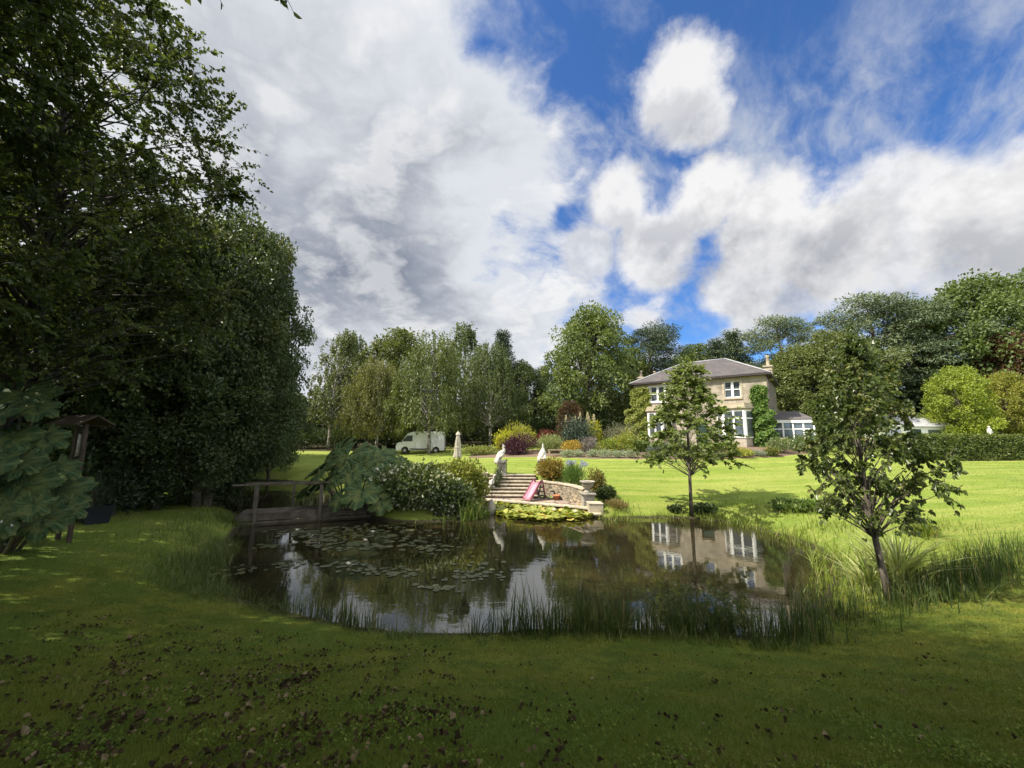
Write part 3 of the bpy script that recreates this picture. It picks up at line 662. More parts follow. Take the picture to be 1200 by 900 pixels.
    def bay(x0, x1):                                     # canted bay: stone below, white timber sashes, moulded cornice
        cx = (x0 + x1) / 2; hw = (x1 - x0) / 2 + .35; fw = hw * .58; dp = 1.15
        pl = [(cx - hw, -.01), (cx - fw, -dp), (cx + fw, -dp), (cx + hw, -.01)]
        st = MB()
        def prism(P, za, zb):
            n = len(P); st.raw([(x, y, za) for x, y in P] + [(x, y, zb) for x, y in P], [tuple(range(n - 1, -1, -1)), tuple(range(n, 2 * n))] + [(i, (i + 1) % n, (i + 1) % n + n, i + n) for i in range(n)])
        prism(pl, -.9, .95); b = st.build('bay_window', M['stone'], h)
        gr = lambda g: [(cx + (x - cx) * (1 + g / hw), y - g * (1 if y < -.5 else 0)) for x, y in pl]
        st = MB(); prism(gr(.10), 3.45, 3.62); prism(gr(.2), 3.622, 3.78); prism(gr(.06), 3.782, 4.1); st.build('cornice', M['dressed'], b)
        f = MB(); gl = MB()
        for i in range(3):
            A = Vector((*pl[i], 0)); B = Vector((*pl[i + 1], 0)); dv = (B - A); L = dv.length; dv.normalize(); nv = Vector((dv.y, -dv.x, 0)); rz = math.atan2(dv.y, dv.x)
            nl = 2 if i == 1 else 1
            for s in range(nl + 1):
                p = A + dv * (L * s / nl if 0 < s < nl else (.07 if s == 0 else L - .07)); f.box((p.x, p.y, 2.2), (.15, .14, 2.5), rz)
            mid = (A + B) / 2; Lw = L - .3
            for z, hh in ((1.02, .12), (2.72, .10), (3.40, .10)): f.box((mid.x, mid.y, z), (L - .29, .1, hh), rz)
            gl.box((mid.x - nv.x * .0, mid.y, 2.2), (L - .28, .03, 2.35), rz)
        fo = f.build('frame', M['white'], b); gl.build('pane', M['glass'], b)
    bay(-10.5, -8.75); bay(-3.75, -1.45)
house()

def conservatory():
    c = thing('conservatory', 'white-framed conservatory with grey lean-to roof on the shaded side of the house', 'conservatory', HO, -HTH)
    x0, x1, y0, y1 = .03, 3.1, 1.8, 6.0
    b = MB(); b.b2(x0, x1, y0, y1, -.9, .55); b.build('base_wall', M['white'], c)
    f = MB()
    for k in range(5):
        x = x0 + .06 + (x1 - x0 - .12) * k / 4; f.b2(x - .06, x + .06, y0 - .02, y0 + .10, .552, 2.35)
        y = y0 + .2 + (y1 - y0 - .3) * k / 4; f.b2(x1 - .1, x1 + .02, y - .06, y + .06, .552, 2.35)
    f.b2(x0, x1 + .1, y0 - .1, y0 + .02, 2.352, 2.62); f.b2(x1 - .02, x1 + .1, y0 + .022, y1, 2.352, 2.62); f.b2(x0, x1, y0 - .015, y0 + .06, 1.75, 1.83)
    f.build('frame', M['white'], c)
    g = MB(); g.b2(x0, x1 - .05, y0 + .03, y0 + .05, .56, 2.34); g.b2(x1 - .05, x1 - .03, y0 + .05, y1, .56, 2.34); g.build('pane', M['glass'], c)
    r = MB(); r.raw([(x0, y0 - .15, 2.64), (x1 + .15, y0 - .15, 2.64), (x1 + .15, y1, 2.64), (x0, y1, 2.64), (x0, y0 + 1.2, 3.45), (x1 - 1.2, y0 + 1.2, 3.45), (x1 - 1.2, y1 - 1, 3.45), (x0, y1 - 1, 3.45)], [(0, 1, 5, 4), (1, 2, 6, 5), (2, 3, 7, 6), (4, 5, 6, 7), (3, 2, 1, 0)])
    r.build('roof', M['slate'], c)
conservatory()

def outbuilding():
    x, y = xat(1056, 43), 43; c = thing('outbuilding', 'low white outbuilding with a pale gabled roof seen through the right-hand sapling', 'outbuilding', (x, y, H(x, y)), R(-8))
    w = MB(); w.b2(-3.6, 3.6, -2, 2, -.5, 2.3); w.build('wall', M['white'], c)
    r = MB(); r.raw([(-3.8, -2.3, 2.25), (3.8, -2.3, 2.25), (3.8, 2.3, 2.25), (-3.8, 2.3, 2.25), (-2.0, 0, 3.6), (2.0, 0, 3.6)], [(0, 1, 5, 4), (1, 2, 5), (2, 3, 4, 5), (3, 0, 4), (3, 2, 1, 0)]); r.build('roof', M['lead'], c)
    for xa in (-2.6, 1.2): g = MB(); g.b2(xa, xa + 1.2, -2.03, -2.002, .9, 1.9); g.build('window', M['glass'], c)
    d = MB(); d.b2(-.5, .5, -2.05, -2.002, -.2, 1.95); d.build('door', M['door'], c)
outbuilding()

# ------------------------------------------------------------------ terrace, steps, walls and ornaments
M['rubble'] = rubble_mat('rubble_stone', (.34, .29, .21), (.23, .20, .15), (.40, .32, .22))
M['paving'] = rubble_mat('paving_stone', (.30, .22, .18), (.25, .20, .17), (.33, .26, .20), 1.6, (1, 1, 1))
M['coping'] = mottled('coping_stone', (.42, .36, .27), (.30, .26, .20), 2.2, .85, .2, 18, .3)
M['statue'] = mottled('white_stone', (.54, .52, .46), (.36, .345, .30), 5, .8, .25, 30, .25)
M['pier'] = mottled('weathered_stone', (.34, .31, .26), (.20, .19, .16), 4, .9, .2, 22, .4)
M['iron'] = mottled('dark_iron', (.018, .018, .018), (.03, .028, .026), 8, .5)
M['pink'] = mottled('pink_plastic', (.50, .20, .25), (.44, .17, .22), 2, .45, .4, 10, .05)
M['plum'] = mottled('plum_plastic', (.16, .035, .07), (.13, .03, .06), 2, .5, .4, 10, .05)
M['dark_plastic'] = mottled('dark_plastic', (.03, .03, .034), (.045, .045, .05), 2, .5)
M['wood_old'] = mottled('weathered_timber', (.062, .053, .040), (.105, .092, .07), 3, .85, .2, 30, .5)
M['wood_dark'] = mottled('dark_timber', (.05, .036, .024), (.085, .062, .042), 3, .8, .2, 30, .5)
M['wood_pale'] = mottled('pale_timber', (.42, .33, .22), (.34, .27, .18), 4, .8)
M['canvas'] = mottled('parasol_canvas', (.47, .43, .35), (.36, .33, .27), 3, .9, .1, 40, .2)

def terrace():
    top = .25; P = TERR + [(3.3, 19.95), (1.5, 20.75), (-.1, 21.35)]
    n = len(P); m = MB(); m.raw([(x, y, -.5) for x, y in P] + [(x, y, top) for x, y in P], [tuple(range(n)), tuple(range(2 * n - 1, n - 1, -1))] + [((i + 1) % n, i, i + n, (i + 1) % n + n) for i in range(n)])
    o = tag(m.build('terrace_paving', M['paving']), kind='structure')
    E = [(4.02, 19.45), (3.28, 19.90), (1.5, 20.70), (-.1, 21.30), (-1.5, 21.85)]; m = MB(); rn = random.Random(4)
    for a, b in zip(E[:-1], E[1:]):
        a = Vector((*a, 0)); b = Vector((*b, 0)); L = (b - a).length; k = max(1, int(L / .55)); d = (b - a) / k; rz = math.atan2(d.y, d.x)
        for i in range(k): c = a + d * (i + .5); m.box((c.x, c.y, top + .035 + rn.uniform(-.008, .008)), (d.length - .012, .38, .08), rz)
    tag(m.build('terrace_coping', M['coping'], None, .01), kind='structure')
terrace()

def steps():
    s = thing('stone_steps', 'broad stone steps climbing from the terrace to the lawn', 'steps', (.08, 22.65, .25))
    n = 7; rise = 1.16 / n; run = .335
    for i in range(n):
        w = 3.05 - .02 * i; t = MB(); rn = random.Random(i); x = -w / 2
        while x < w / 2 - .05:
            L = min(rn.uniform(.5, .95), w / 2 - x); t.box((x + L / 2, i * run + run / 2 - .03 + rn.uniform(-.012, .012), (i + 1) * rise - .032), (L - .012, run + .07, .064)); x += L
        t.build('tread', M['coping'], s, .008)
    r = MB()
    for i in range(n): r.b2(-1.5, 1.5, i * run + .03, n * run, i * rise - (.5 if i == 0 else .064), (i + 1) * rise - .066)
    r.build('riser', M['rubble'], s)
steps()
def stone_wall():
    P = [Vector(p) for p in [(1.72, 23.6, 0), (1.9, 23.25, 0), (2.5, 22.9, 0), (3.1, 22.3, 0), (3.55, 21.6, 0), (3.85, 20.9, 0), (4.0, 20.45, 0)]]
    t = thing('retaining_wall', 'curved rubble retaining wall between the steps and the urn pedestal', 'wall', (0, 0, 0))
    def strip(w, za, zb, name, mm, bv=0):
        m = MB(); V = []
        for i, p in enumerate(P):
            d = (P[min(i + 1, len(P) - 1)] - P[max(i - 1, 0)]).normalized(); nv = Vector((-d.y, d.x, 0)) * w / 2; dz = -.10 * i / len(P)
            V += [p + nv + Vector((0, 0, za)), p - nv + Vector((0, 0, za)), p - nv + Vector((0, 0, zb + dz)), p + nv + Vector((0, 0, zb + dz))]
        F = [(3, 2, 1, 0), tuple(len(V) - 4 + k for k in range(4))]
        for i in range(len(P) - 1):
            for k in range(4): F.append((i * 4 + k, i * 4 + (k + 1) % 4, (i + 1) * 4 + (k + 1) % 4, (i + 1) * 4 + k))
        m.raw(V, F); return m.build(name, mm, t, bv)
    strip(.42, -.3, 1.12, 'wall', M['rubble']); m = MB(); rn = random.Random(8)
    for i in range(len(P) - 1):
        a, b = P[i], P[i + 1]; k = max(1, round((b - a).length / .45)); d = (b - a) / k
        for j in range(k): c = a + d * (j + .5); m.box((c.x, c.y, 1.155 - .10 * (i + (j + .5) / k) / len(P) + rn.uniform(0, .012)), (d.length * .985, .5, .075), math.atan2(d.y, d.x))
    m.build('coping', M['coping'], t, .01)
stone_wall()
def flank():
    t = thing('flank_wall', 'dark low rubble wall stepping up the left side of the steps', 'wall', (-1.72, 22.6, .1))
    m = MB()
    for i in range(4): m.b2(-.2, .2, i * .62, (i + 1) * .62 - .003, -.5, .45 + i * .30)
    m.build('wall', M['pier'], t); c = MB()
    for i in range(4): c.b2(-.25, .25, i * .62 - .02, (i + 1) * .62 - .03, .452 + i * .30, .52 + i * .30)
    c.build('coping', M['coping'], t, .01)
flank()

def pedestal(name, label, x, y, z, w, hgt, mm='pier'):
    t = thing(name, label, 'pedestal', (x, y, z)); m = MB(); m.box((0, 0, .06), (w * 1.3, w * 1.3, .12)); m.box((0, 0, hgt / 2), (w, w, hgt - .242)); m.box((0, 0, hgt - .06), (w * 1.25, w * 1.25, .12))
    m.box((0, 0, .16), (w * 1.15, w * 1.15, .08)); m.build('shaft', M[mm], t, .012); return t
def peacock(x, y, z, rz, label, s=1.0, group=None):
    """a sitting peacock: heavy trailing tail, upright breast, slim neck, crested head"""
    t = thing('peacock_statue', label, 'statue', (x, y, z), rz, group, s)
    b = MB(); b.tube([(-.36, 0, .02), (-.30, 0, .16), (-.20, 0, .34), (-.08, 0, .52), (.06, 0, .66), (.15, 0, .76)], [.14, .22, .27, .27, .21, .14], 14)
    b.tube([(.10, 0, .66), (.17, 0, .80), (.17, 0, .92), (.12, 0, 1.02), (.12, 0, 1.10), (.16, 0, 1.16)], [.17, .135, .105, .08, .07, .075], 12)
    b.tube([(.06, 0, 1.155), (.12, 0, 1.165), (.20, 0, 1.15), (.27, 0, 1.12), (.32, 0, 1.10)], [.03, .07, .062, .028, .004], 10)
    b.box((-.06, 0, .03), (.62, .34, .06)); b.build('body', M['statue'], t)
    tl = MB()
    for k in range(7):
        a = (k - 3) / 3; tl.tube([(-.10, a * .10, .50), (-.28, a * .20, .34), (-.40, a * .28, .14), (-.46, a * .30, -.10), (-.46, a * .28, -.28)], [.05, .085, .10, .085, .03], 8)
    tl.build('tail', M['statue'], t)
    w = MB()
    for sg in (-1, 1): w.tube([(.10, sg * .17, .58), (-.04, sg * .245, .46), (-.22, sg * .24, .30), (-.34, sg * .19, .16)], [.03, .085, .08, .02], 8)
    w.build('wing', M['statue'], t)
    c = MB()
    for k in range(3): c.tube([(.12, 0, 1.22), (.09 - .03 * k, (k - 1) * .03, 1.31)], [.012, .02], 6)
    c.build('crest', M['statue'], t); return t
def place_peacocks():
    x, y = xat(588, 24.9, 540), 24.9; z = 1.40
    pedestal('statue_pedestal', 'square stone pedestal at the top left of the steps under a white peacock', x, y, z - .1, .55, .95)
    peacock(x, y, z + .85, R(20), 'white stone peacock statue on the pedestal at the top left of the steps', .82)
    x2, y2 = xat(636, 25.3, 535), 25.3
    pedestal('statue_pedestal', 'stone pedestal mostly hidden by the orange bush at the top right of the steps', x2, y2, H(x2, y2) - .05, .55, .95)
    peacock(x2, y2, H(x2, y2) + .90, R(75), 'slim white stone peacock statue rising behind the orange bush', .8)
    x3, y3 = xat(577, 23.2, 560), 23.2
    z3 = .80; t = thing('bird_statue', 'small white stone bird statue on the low flank wall left of the steps', 'statue', (x3, y3, z3), R(15))
    b = MB(); b.tube([(-.20, 0, .10), (-.10, 0, .20), (.0, 0, .32), (.08, 0, .44)], [.07, .14, .15, .07], 12); b.tube([(.05, 0, .40), (.11, 0, .52), (.08, 0, .63), (.14, 0, .70)], [.085, .055, .045, .06], 10); b.tube([(.12, 0, .70), (.20, 0, .69), (.28, 0, .66)], [.05, .03, .004], 8)
    b.box((-.03, 0, .03), (.36, .24, .06)); b.build('body', M['statue'], t)
    w = MB(); [w.tube([(.03, s * .12, .32), (-.08, s * .15, .22), (-.24, s * .10, .12)], [.03, .06, .01], 8) for s in (-1, 1)]; w.build('wing', M['statue'], t)
place_peacocks()
def handrail():
    x0, x1 = xat(593.5, 24.7, 550), xat(575.5, 22.5, 575)
    t = thing('handrail', 'thin dark iron handrail on the left edge of the steps', 'handrail', (0, 0, 0))
    A = Vector((x0, 24.75, 1.38)); B = Vector((x1 + .05, 22.55, .25)); h = Vector((0, 0, .95)); Mi = (A + B) / 2
    for p in (A, Mi, B): m = MB(); m.tube([p, p + h], .022, 8); m.build('post', M['iron'], t)
    m = MB(); m.tube([A + h + Vector((.05, .12, .02)), A + h, B + h, B + h + Vector((0, -.12, -.05))], .024, 8); m.build('rail', M['iron'], t)
handrail()
def slide():
    x, y = xat(624, 22.0, 575), 21.95
    t = thing('toddler_slide', 'small pink plastic toddler slide on the paved terrace', 'slide', (x + .12, y + .2, .26), R(52))
    # local x: the way the chute runs down is -x, ladder at +x
    def chute_path(k): u = k / 10; return Vector((.28 - 1.05 * u, 0, .92 - .84 * sstep(-.12, 1.05, u) + (.02 if u > .95 else 0)))
    m = MB(); V = []; F = []
    prof = [(-.27, .13), (-.23, .14), (-.20, .02), (.20, .02), (.23, .14), (.27, .13), (.25, -.03), (-.25, -.03)]
    for k in range(11):
        p = chute_path(k); V += [(p.x, a, p.z + b) for a, b in prof]
    n = len(prof)
    for k in range(10):
        for j in range(n): F.append((k * n + j, k * n + (j + 1) % n, (k + 1) * n + (j + 1) % n, (k + 1) * n + j))
    F += [tuple(range(n)), tuple(10 * n + j for j in range(n - 1, -1, -1))]; m.raw(V, F, True); m.build('chute', M['pink'], t)
    for s in (-1, 1):
        m = MB(); m.tube([chute_path(k) + Vector((0, s * .265, .15)) for k in range(0, 10)], .035, 8); m.build('side_rail', M['plum'], t)
        m = MB(); m.tube([(.24, s * .27, .88), (.36, s * .27, 1.12), (.46, s * .27, .95), (.66, s * .27, .30), (.72, s * .27, .02)], [.04, .042, .042, .045, .05], 8); m.build('ladder_side', M['plum'] if s < 0 else M['plum'], t)
    for z in (.16, .40, .64): m = MB(); x_ = .70 - (z - .1) * .36; m.box((x_, 0, z), (.14, .5, .05)); m.build('rung', M['dark_plastic'], t, .01)
    m = MB(); m.box((.33, 0, .885), (.26, .48, .05)); m.build('platform', M['pink'], t, .01)
    m = MB(); m.bar((-.1, -.2, .10), (.75, -.24, .06), .07, .06); m.bar((-.1, .2, .10), (.75, .24, .06), .07, .06); m.bar((.02, -.22, .1), (.30, -.24, .80), .06); m.bar((.02, .22, .1), (.30, .24, .80), .06); m.build('support', M['dark_plastic'], t)
slide()
def ball_toy():
    x, y = xat(646, 22.3, 577), 22.3; t = thing('toy_hoop', 'dark curved toy lying on the terrace beside the pink slide', 'toy', (x, y, .26), .4)
    m = MB(); m.tube([(.02 + .22 * math.cos(a), .0, .24 + .22 * math.sin(a)) for a in np.linspace(-1.6, 1.8, 12)], .05, 8); m.build('hoop', M['dark_plastic'], t)
    m = MB(); m.box((0, 0, .03), (.34, .22, .05)); m.build('base', M['dark_plastic'], t, .01)
ball_toy()
def terracotta():
    x, y = xat(652, 22.2, 580), 22.15; m = MB(); m.lathe([(.10, 0), (.15, .02), (.19, .22), (.21, .22), (.21, .27), (.17, .27), (.15, .2)], (0, 0, 0), 16)
    o = m.build('plant_pot', mottled('terracotta', (.42, .17, .08), (.34, .14, .07), 5, .85)); o.location = (x, y, .255); tag(o, 'small terracotta pot against the curved retaining wall', 'pot')
terracotta()
def urn():
    x, y = xat(688.5, 20.35, 570), 20.35
    t = thing('urn_pedestal', 'square stone pier carrying the urn at the end of the curved wall', 'pedestal', (x, y, .0)); m = MB(); m.box((0, 0, .12), (.78, .78, .28)); m.box((0, 0, .55), (.58, .58, .58)); m.box((0, 0, .89), (.74, .74, .10)); m.build('shaft', M['pier'], t, .02)
    u = thing('garden_urn', 'wide grey stone urn on the pier at the end of the curved wall', 'urn', (x, y, .94))
    m = MB(); m.lathe([(.20, 0), (.22, .04), (.15, .08), (.10, .15), (.12, .20), (.24, .27), (.31, .38), (.33, .48), (.40, .53), (.41, .58), (.34, .58), (.30, .50)], (0, 0, 0), 24); m.build('bowl', M['pier'], u)
    s = MB(); s.lathe([(.31, .52), (.2, .55), (.02, .56)], (0, 0, 0), 16); s.build('soil', M['wood_dark'], u)
    x, y = xat(697, 19.35, 590), 19.35
    t = thing('corner_block', 'square pale stone block on a plinth at the pond corner of the terrace', 'block', (x, y, -.3)); m = MB(); m.box((0, 0, .2), (.86, .8, .4)); m.build('plinth', M['pier'], t, .02)
    m = MB(); m.box((0, 0, .42 + .22), (.70, .66, .44)); m.box((0, 0, .88), (.74, .70, .05)); m.build('block', M['coping'], t, .02)
    m = MB(); m.box((-.15, -.45, .44), (.75, .5, .07)); m.build('slab', M['coping'], t, .01)
urn()

def parasol():
    x, y = xat(536, 29, 540), 29.0; t = thing('garden_parasol', 'closed cream parasol standing on the lawn behind the pond shrubs', 'parasol', (x, y, H(x, y)))
    m = MB(); m.tube([(0, 0, 0), (0, 0, 2.55)], .028, 8); m.lathe([(.02, 2.5), (.045, 2.54), (.03, 2.6), (.005, 2.64)], n=10); m.build('pole', M['wood_pale'], t)
    m = MB(); m.lathe([(.26, 0), (.28, .05), (.24, .10), (.06, .12), (.05, .3)], n=20); m.build('base', M['pier'], t)
    V = []; F = []; n = 32; rows = [(.03, 2.52, 0), (.09, 2.40, .35), (.13, 2.15, .45), (.17, 1.8, .55), (.20, 1.3, .6), (.25, .85, .65), (.27, .62, .7)]
    for r, z, k in rows:
        for i in range(n): a = 2 * math.pi * i / n; rr = r * (1 + k * math.cos(8 * a + z) * .5); V.append((rr * math.cos(a), rr * math.sin(a), z + .05 * math.cos(8 * a) * k))
    for j in range(len(rows) - 1):
        for i in range(n): F.append((j * n + i, j * n + (i + 1) % n, (j + 1) * n + (i + 1) % n, (j + 1) * n + i))
    F.append(tuple(range(n))); m = MB(); m.raw(V, F, True); c = m.build('canopy', M['canvas'], t)
    m = MB(); m.lathe([(.215, 1.35), (.23, 1.40), (.22, 1.45)], n=20); m.build('tie', M['canvas'], c); m = MB()
    V = []; F = []
    for r, z in ((.025, 2.57), (.11, 2.47), (.17, 2.33)):
        for i in range(n): a = 2 * math.pi * i / n; V.append((r * (1 + .12 * math.cos(8 * a)) * math.cos(a), r * (1 + .12 * math.cos(8 * a)) * math.sin(a), z + .02 * math.cos(8 * a)))
    for j in range(2):
        for i in range(n): F.append((j * n + i, j * n + (i + 1) % n, (j + 1) * n + (i + 1) % n, (j + 1) * n + i))
    m.raw(V, F, True); m.build('vent', M['canvas'], c)
parasol()

def bench():
    x, y = xat(651, 33.2, 532), 33.0; t = thing('garden_bench', 'small pale timber bench at the edge of the flower bed behind the peacock', 'bench', (x, y, H(x, y)), R(8))
    m = MB(); [m.box((0, -.15 + .15 * k, .52), (1.35, .13, .05)) for k in range(3)]; m.build('seat', M['wood_pale'], t)
    for sx in (-1, 1):
        for sy in (-1, 1): m = MB(); m.box((sx * .58, sy * .15, .25), (.08, .08, .5)); m.build('leg', M['wood_pale'], t)
    m = MB(); m.box((0, 0, .2), (1.1, .05, .06)); m.build('stretcher', M['wood_pale'], t)
    x, y = xat(579, 37, 528), 37.0; t = thing('garden_bench', 'low pale slab bench in the shade left of the dark purple bush', 'bench', (x - 1.6, y, H(x, y)))
    m = MB(); m.box((0, 0, .42), (1.6, .4, .07)); m.build('seat', M['coping'], t)
    for sx in (-1, 1): m = MB(); m.box((sx * .55, 0, .19), (.14, .34, .38)); m.build('leg', M['coping'], t)
bench()

def van():
    x, y = xat(493.5, 42.8, 525), 42.8; t = thing('panel_van', 'white panel van parked under the birches at the far edge of the lawn', 'van', (x, y, H(x, y)), R(6))
    paint = mottled('van_paint', (.82, .83, .83), (.72, .73, .73), 1.0, .3, .5, 6, .02); tyre = mottled('tyre', (.02, .02, .02), (.03, .03, .03), 5, .8); hub = mottled('steel_rim', (.35, .35, .36), (.25, .25, .26), 5, .4)
    # profile in x (front at -x) and z
    pr = [(-2.55, .32), (-2.62, .55), (-2.58, .95), (-2.45, 1.14), (-2.1, 1.25), (-1.50, 2.05), (-1.25, 2.25), (-.8, 2.38), (2.35, 2.42), (2.56, 2.32), (2.62, 1.2), (2.62, .36), (2.1, .34), (2.02, .62), (1.72, .78), (1.38, .62), (1.3, .34), (-1.22, .34), (-1.30, .62), (-1.62, .78), (-1.95, .62), (-2.05, .34)]
    bm = bmesh.new(); n = len(pr); W = .98
    A = [bm.verts.new((a, -W * (1 - .10 * max(0, (b - 1.1) / 1.1)), b)) for a, b in pr]; B = [bm.verts.new((a, W * (1 - .10 * max(0, (b - 1.1) / 1.1)), b)) for a, b in pr]
    bm.faces.new(A); bm.faces.new(B[::-1])
    for i in range(n): bm.faces.new((A[i], B[i], B[(i + 1) % n], A[(i + 1) % n]))
    bmesh.ops.recalc_face_normals(bm, faces=bm.faces); me = bpy.data.meshes.new('body'); bm.to_mesh(me); bm.free(); b = link_obj('body', me, t, paint); bv = b.modifiers.new('b', 'BEVEL'); bv.width = .05; bv.segments = 3
    g = M['glass']; m = MB(); s = 1.002
    m.raw([(-1.55, -.8, 2.0), (-1.55, .8, 2.0), (-2.07, .88, 1.30), (-2.07, -.88, 1.30)], [(0, 1, 2, 3)]); o = m.build('windscreen', g, t); o.location = (-.015, 0, .015)
    for sg in (-1, 1):
        yy = lambda z: sg * (W * (1 - .10 * max(0, (z - 1.1) / 1.1)) + .006)
        m = MB(); q = [(-1.92, 1.32), (-1.45, 1.94), (-.85, 1.98), (-.85, 1.32)]; m.raw([(a, yy(c), c) for a, c in q], [(0, 1, 2, 3)]); m.build('side_window', g, t)
        m = MB(); m.box((-2.0, sg * 1.06, 1.35), (.10, .16, .24)); m.build('wing_mirror', M['dark_plastic'], t, .02)
        m = MB(); m.b2(-1.1, 1.2, sg * .985 - .012, sg * .985 + .012, .42, .56); m.build('side_strip', M['dark_plastic'], t)
        for xa in (-.55, .75): m = MB(); m.b2(xa, xa + .02, sg * .985 - .004, sg * .985 + .004, .58, 1.1); m.build('door_seam', M['dark_plastic'], t)
        m = MB(); m.box((-2.50, sg * .72, .92), (.16, .34, .20)); m.build('headlight', g, t, .02)
        for wx in (-1.64, 1.70):
            m = MB(); c = Vector((wx, sg * .88, .33)); m.tube([c + Vector((0, -.11, 0)), c + Vector((0, -.08, 0)), c + Vector((0, .08, 0)), c + Vector((0, .11, 0))], [.28, .33, .33, .28], 24); wo = m.build('wheel', tyre, t)
            m = MB(); m.tube([c + Vector((0, sg * .10, 0)), c + Vector((0, sg * .125, 0))], [.2, .17], 16); m.build('rim', hub, wo)
    m = MB(); m.box((-2.60, 0, .45), (.12, 1.86, .22)); m.build('bumper', M['dark_plastic'], t, .03); m = MB(); m.box((2.63, 0, .45), (.10, 1.86, .18)); m.build('bumper', M['dark_plastic'], t, .03)
    for sg in (-1, 1): m = MB(); m.box((2.62, sg * .86, 1.05), (.05, .12, .4)); m.build('tail_light', mottled('tail_red', (.35, .02, .02), (.3, .02, .02), 3, .3), t)
van()

def bridge():
    A = Vector((xat(280, 16.6, 600), 16.6, 0)); B = Vector((xat(452, 18.6, 600), 18.9, 0)); d = (B - A); L = d.length; rz = math.atan2(d.y, d.x)
    t = thing('footbridge', 'low weathered timber footbridge with a single handrail on the shaded side of the pond', 'footbridge', (A.x, A.y, 0), rz)
    rn = random.Random(3); m = MB(); x = 0
    while x < L: w = .14; m.box((x + w / 2, .5, .42 + rn.uniform(-.006, .006)), (w - .012, 1.25, .045)); x += w
    m.build('deck', M['wood_old'], t)
    for y in (-.06, 1.06): m = MB(); m.b2(-.1, L, y - .045, y + .045, .14, .394); m.build('beam', M['wood_old'], t)
    m = MB(); m.b2(-.1, L, -.11, -.068, -.06, .10); m.build('lower_beam', M['wood_old'], t)
    for x in (.62, 3.1, 5.6): m = MB(); m.b2(x - .06, x + .06, -.20, -.11, -.7, 1.62 if x < 4 else 1.58); m.build('post', M['wood_old'], t)
    for x in (.30, 1.85): m = MB(); m.b2(x - .045, x + .045, 1.11, 1.20, -.5, 1.55); m.build('post', M['wood_old'], t)
    m = MB(); m.b2(-.3, 6.0, -.165, -.115 + .04, 1.62, 1.69); m.build('rail', M['wood_old'], t)
    m = MB(); m.b2(-.1, 3.0, 1.12, 1.18, 1.552, 1.61); m.build('rail', M['wood_old'], t)
bridge()

def bird_table():
    Y = 11.0; x = xat(90, Y, 540); z = H(x, Y); t = thing('bird_table', 'rustic timber bird table with a shallow pitched roof beside the left gunnera', 'bird table', (x, Y, z), R(-12))
    top = pt(92, 488, Y).z - z
    for sx in (-.16, .14):
        m = MB(); m.bar((sx * 1.5, 0, -.2), (sx, 0, top - .22), .085); m.build('post', M['wood_dark'], t)
    m = MB(); m.box((0, 0, top - 1.75), (.62, .42, .05)); m.box((0, -.20, top - 1.70), (.62, .03, .07)); m.build('tray', M['wood_dark'], t)
    for s in (-1, 1):
        m = MB(); m.raw([(-.55, 0, top), (.55, 0, top), (.55, s * .42, top - .26), (-.55, s * .42, top - .26), (-.55, 0, top + .04), (.55, 0, top + .04), (.57, s * .44, top - .22), (-.57, s * .44, top - .22)], [(0, 1, 2, 3), (7, 6, 5, 4), (0, 4, 5, 1), (1, 5, 6, 2), (2, 6, 7, 3), (3, 7, 4, 0)]); m.build('roof', M['wood_dark'], t)
    m = MB(); m.bar((-.5, -.36, top - .26), (.5, -.36, top - .26), .05); m.bar((-.45, .36, top - .26), (.45, .36, top - .26), .05); m.build('roof_beam', M['wood_dark'], t)
    f = thing('bird_feeder', 'pale tube feeder hanging inside the rustic bird table', 'bird feeder', t.location + Vector((-.01, 0, top - 1.45)))
    m = MB(); m.tube([(0, 0, .3), (0, 0, .95)], .05, 10); m.build('tube', mottled('seed_tube', (.5, .48, .42), (.25, .22, .17), 9, .3), f); m = MB(); m.lathe([(.075, .26), (.08, .30), (.05, .31)], n=12); m.build('tray', M['iron'], f); m = MB(); m.lathe([(.07, .95), (.02, 1.02)], n=12); m.build('cap', M['iron'], f); m = MB(); m.tube([(0, 0, 1.0), (0, 0, 1.2)], .006, 5); m.build('hook', M['iron'], f)
bird_table()

def planter():
    Y = 13.4; x = xat(111, Y, 600); z = H(x, Y); t = thing('planter_box', 'black tapered planter trough on the shaded lawn beneath the bird table', 'planter', (x, Y, z - .03), R(-28))
    m = MB(); w, d, h = .46, .36, .58; k = .80
    V = [(-w * k, -d * k, 0), (w * k, -d * k, 0), (w * k, d * k, 0), (-w * k, d * k, 0), (-w, -d, h), (w, -d, h), (w, d, h), (-w, d, h), (-w + .05, -d + .05, h), (w - .05, -d + .05, h), (w - .05, d - .05, h), (-w + .05, d - .05, h), (-w + .06, -d + .06, h - .1), (w - .06, -d + .06, h - .1), (w - .06, d - .06, h - .1), (-w + .06, d - .06, h - .1)]
    F = [(3, 2, 1, 0)]
    for i in range(4): F += [(i, (i + 1) % 4, (i + 1) % 4 + 4, i + 4), (i + 4, (i + 1) % 4 + 4, (i + 1) % 4 + 8, i + 8), (i + 8, (i + 1) % 4 + 8, (i + 1) % 4 + 12, i + 12)]
    m.raw(V, F); m.build('box', mottled('planter_plastic', (.012, .013, .016), (.022, .024, .03), 3, .45), t); s = MB(); s.raw([(-w + .06, -d + .06, h - .08), (w - .06, -d + .06, h - .08), (w - .06, d - .06, h - .08), (-w + .06, d - .06, h - .08)], [(0, 1, 2, 3)]); s.build('soil', M['wood_dark'], t)
planter()

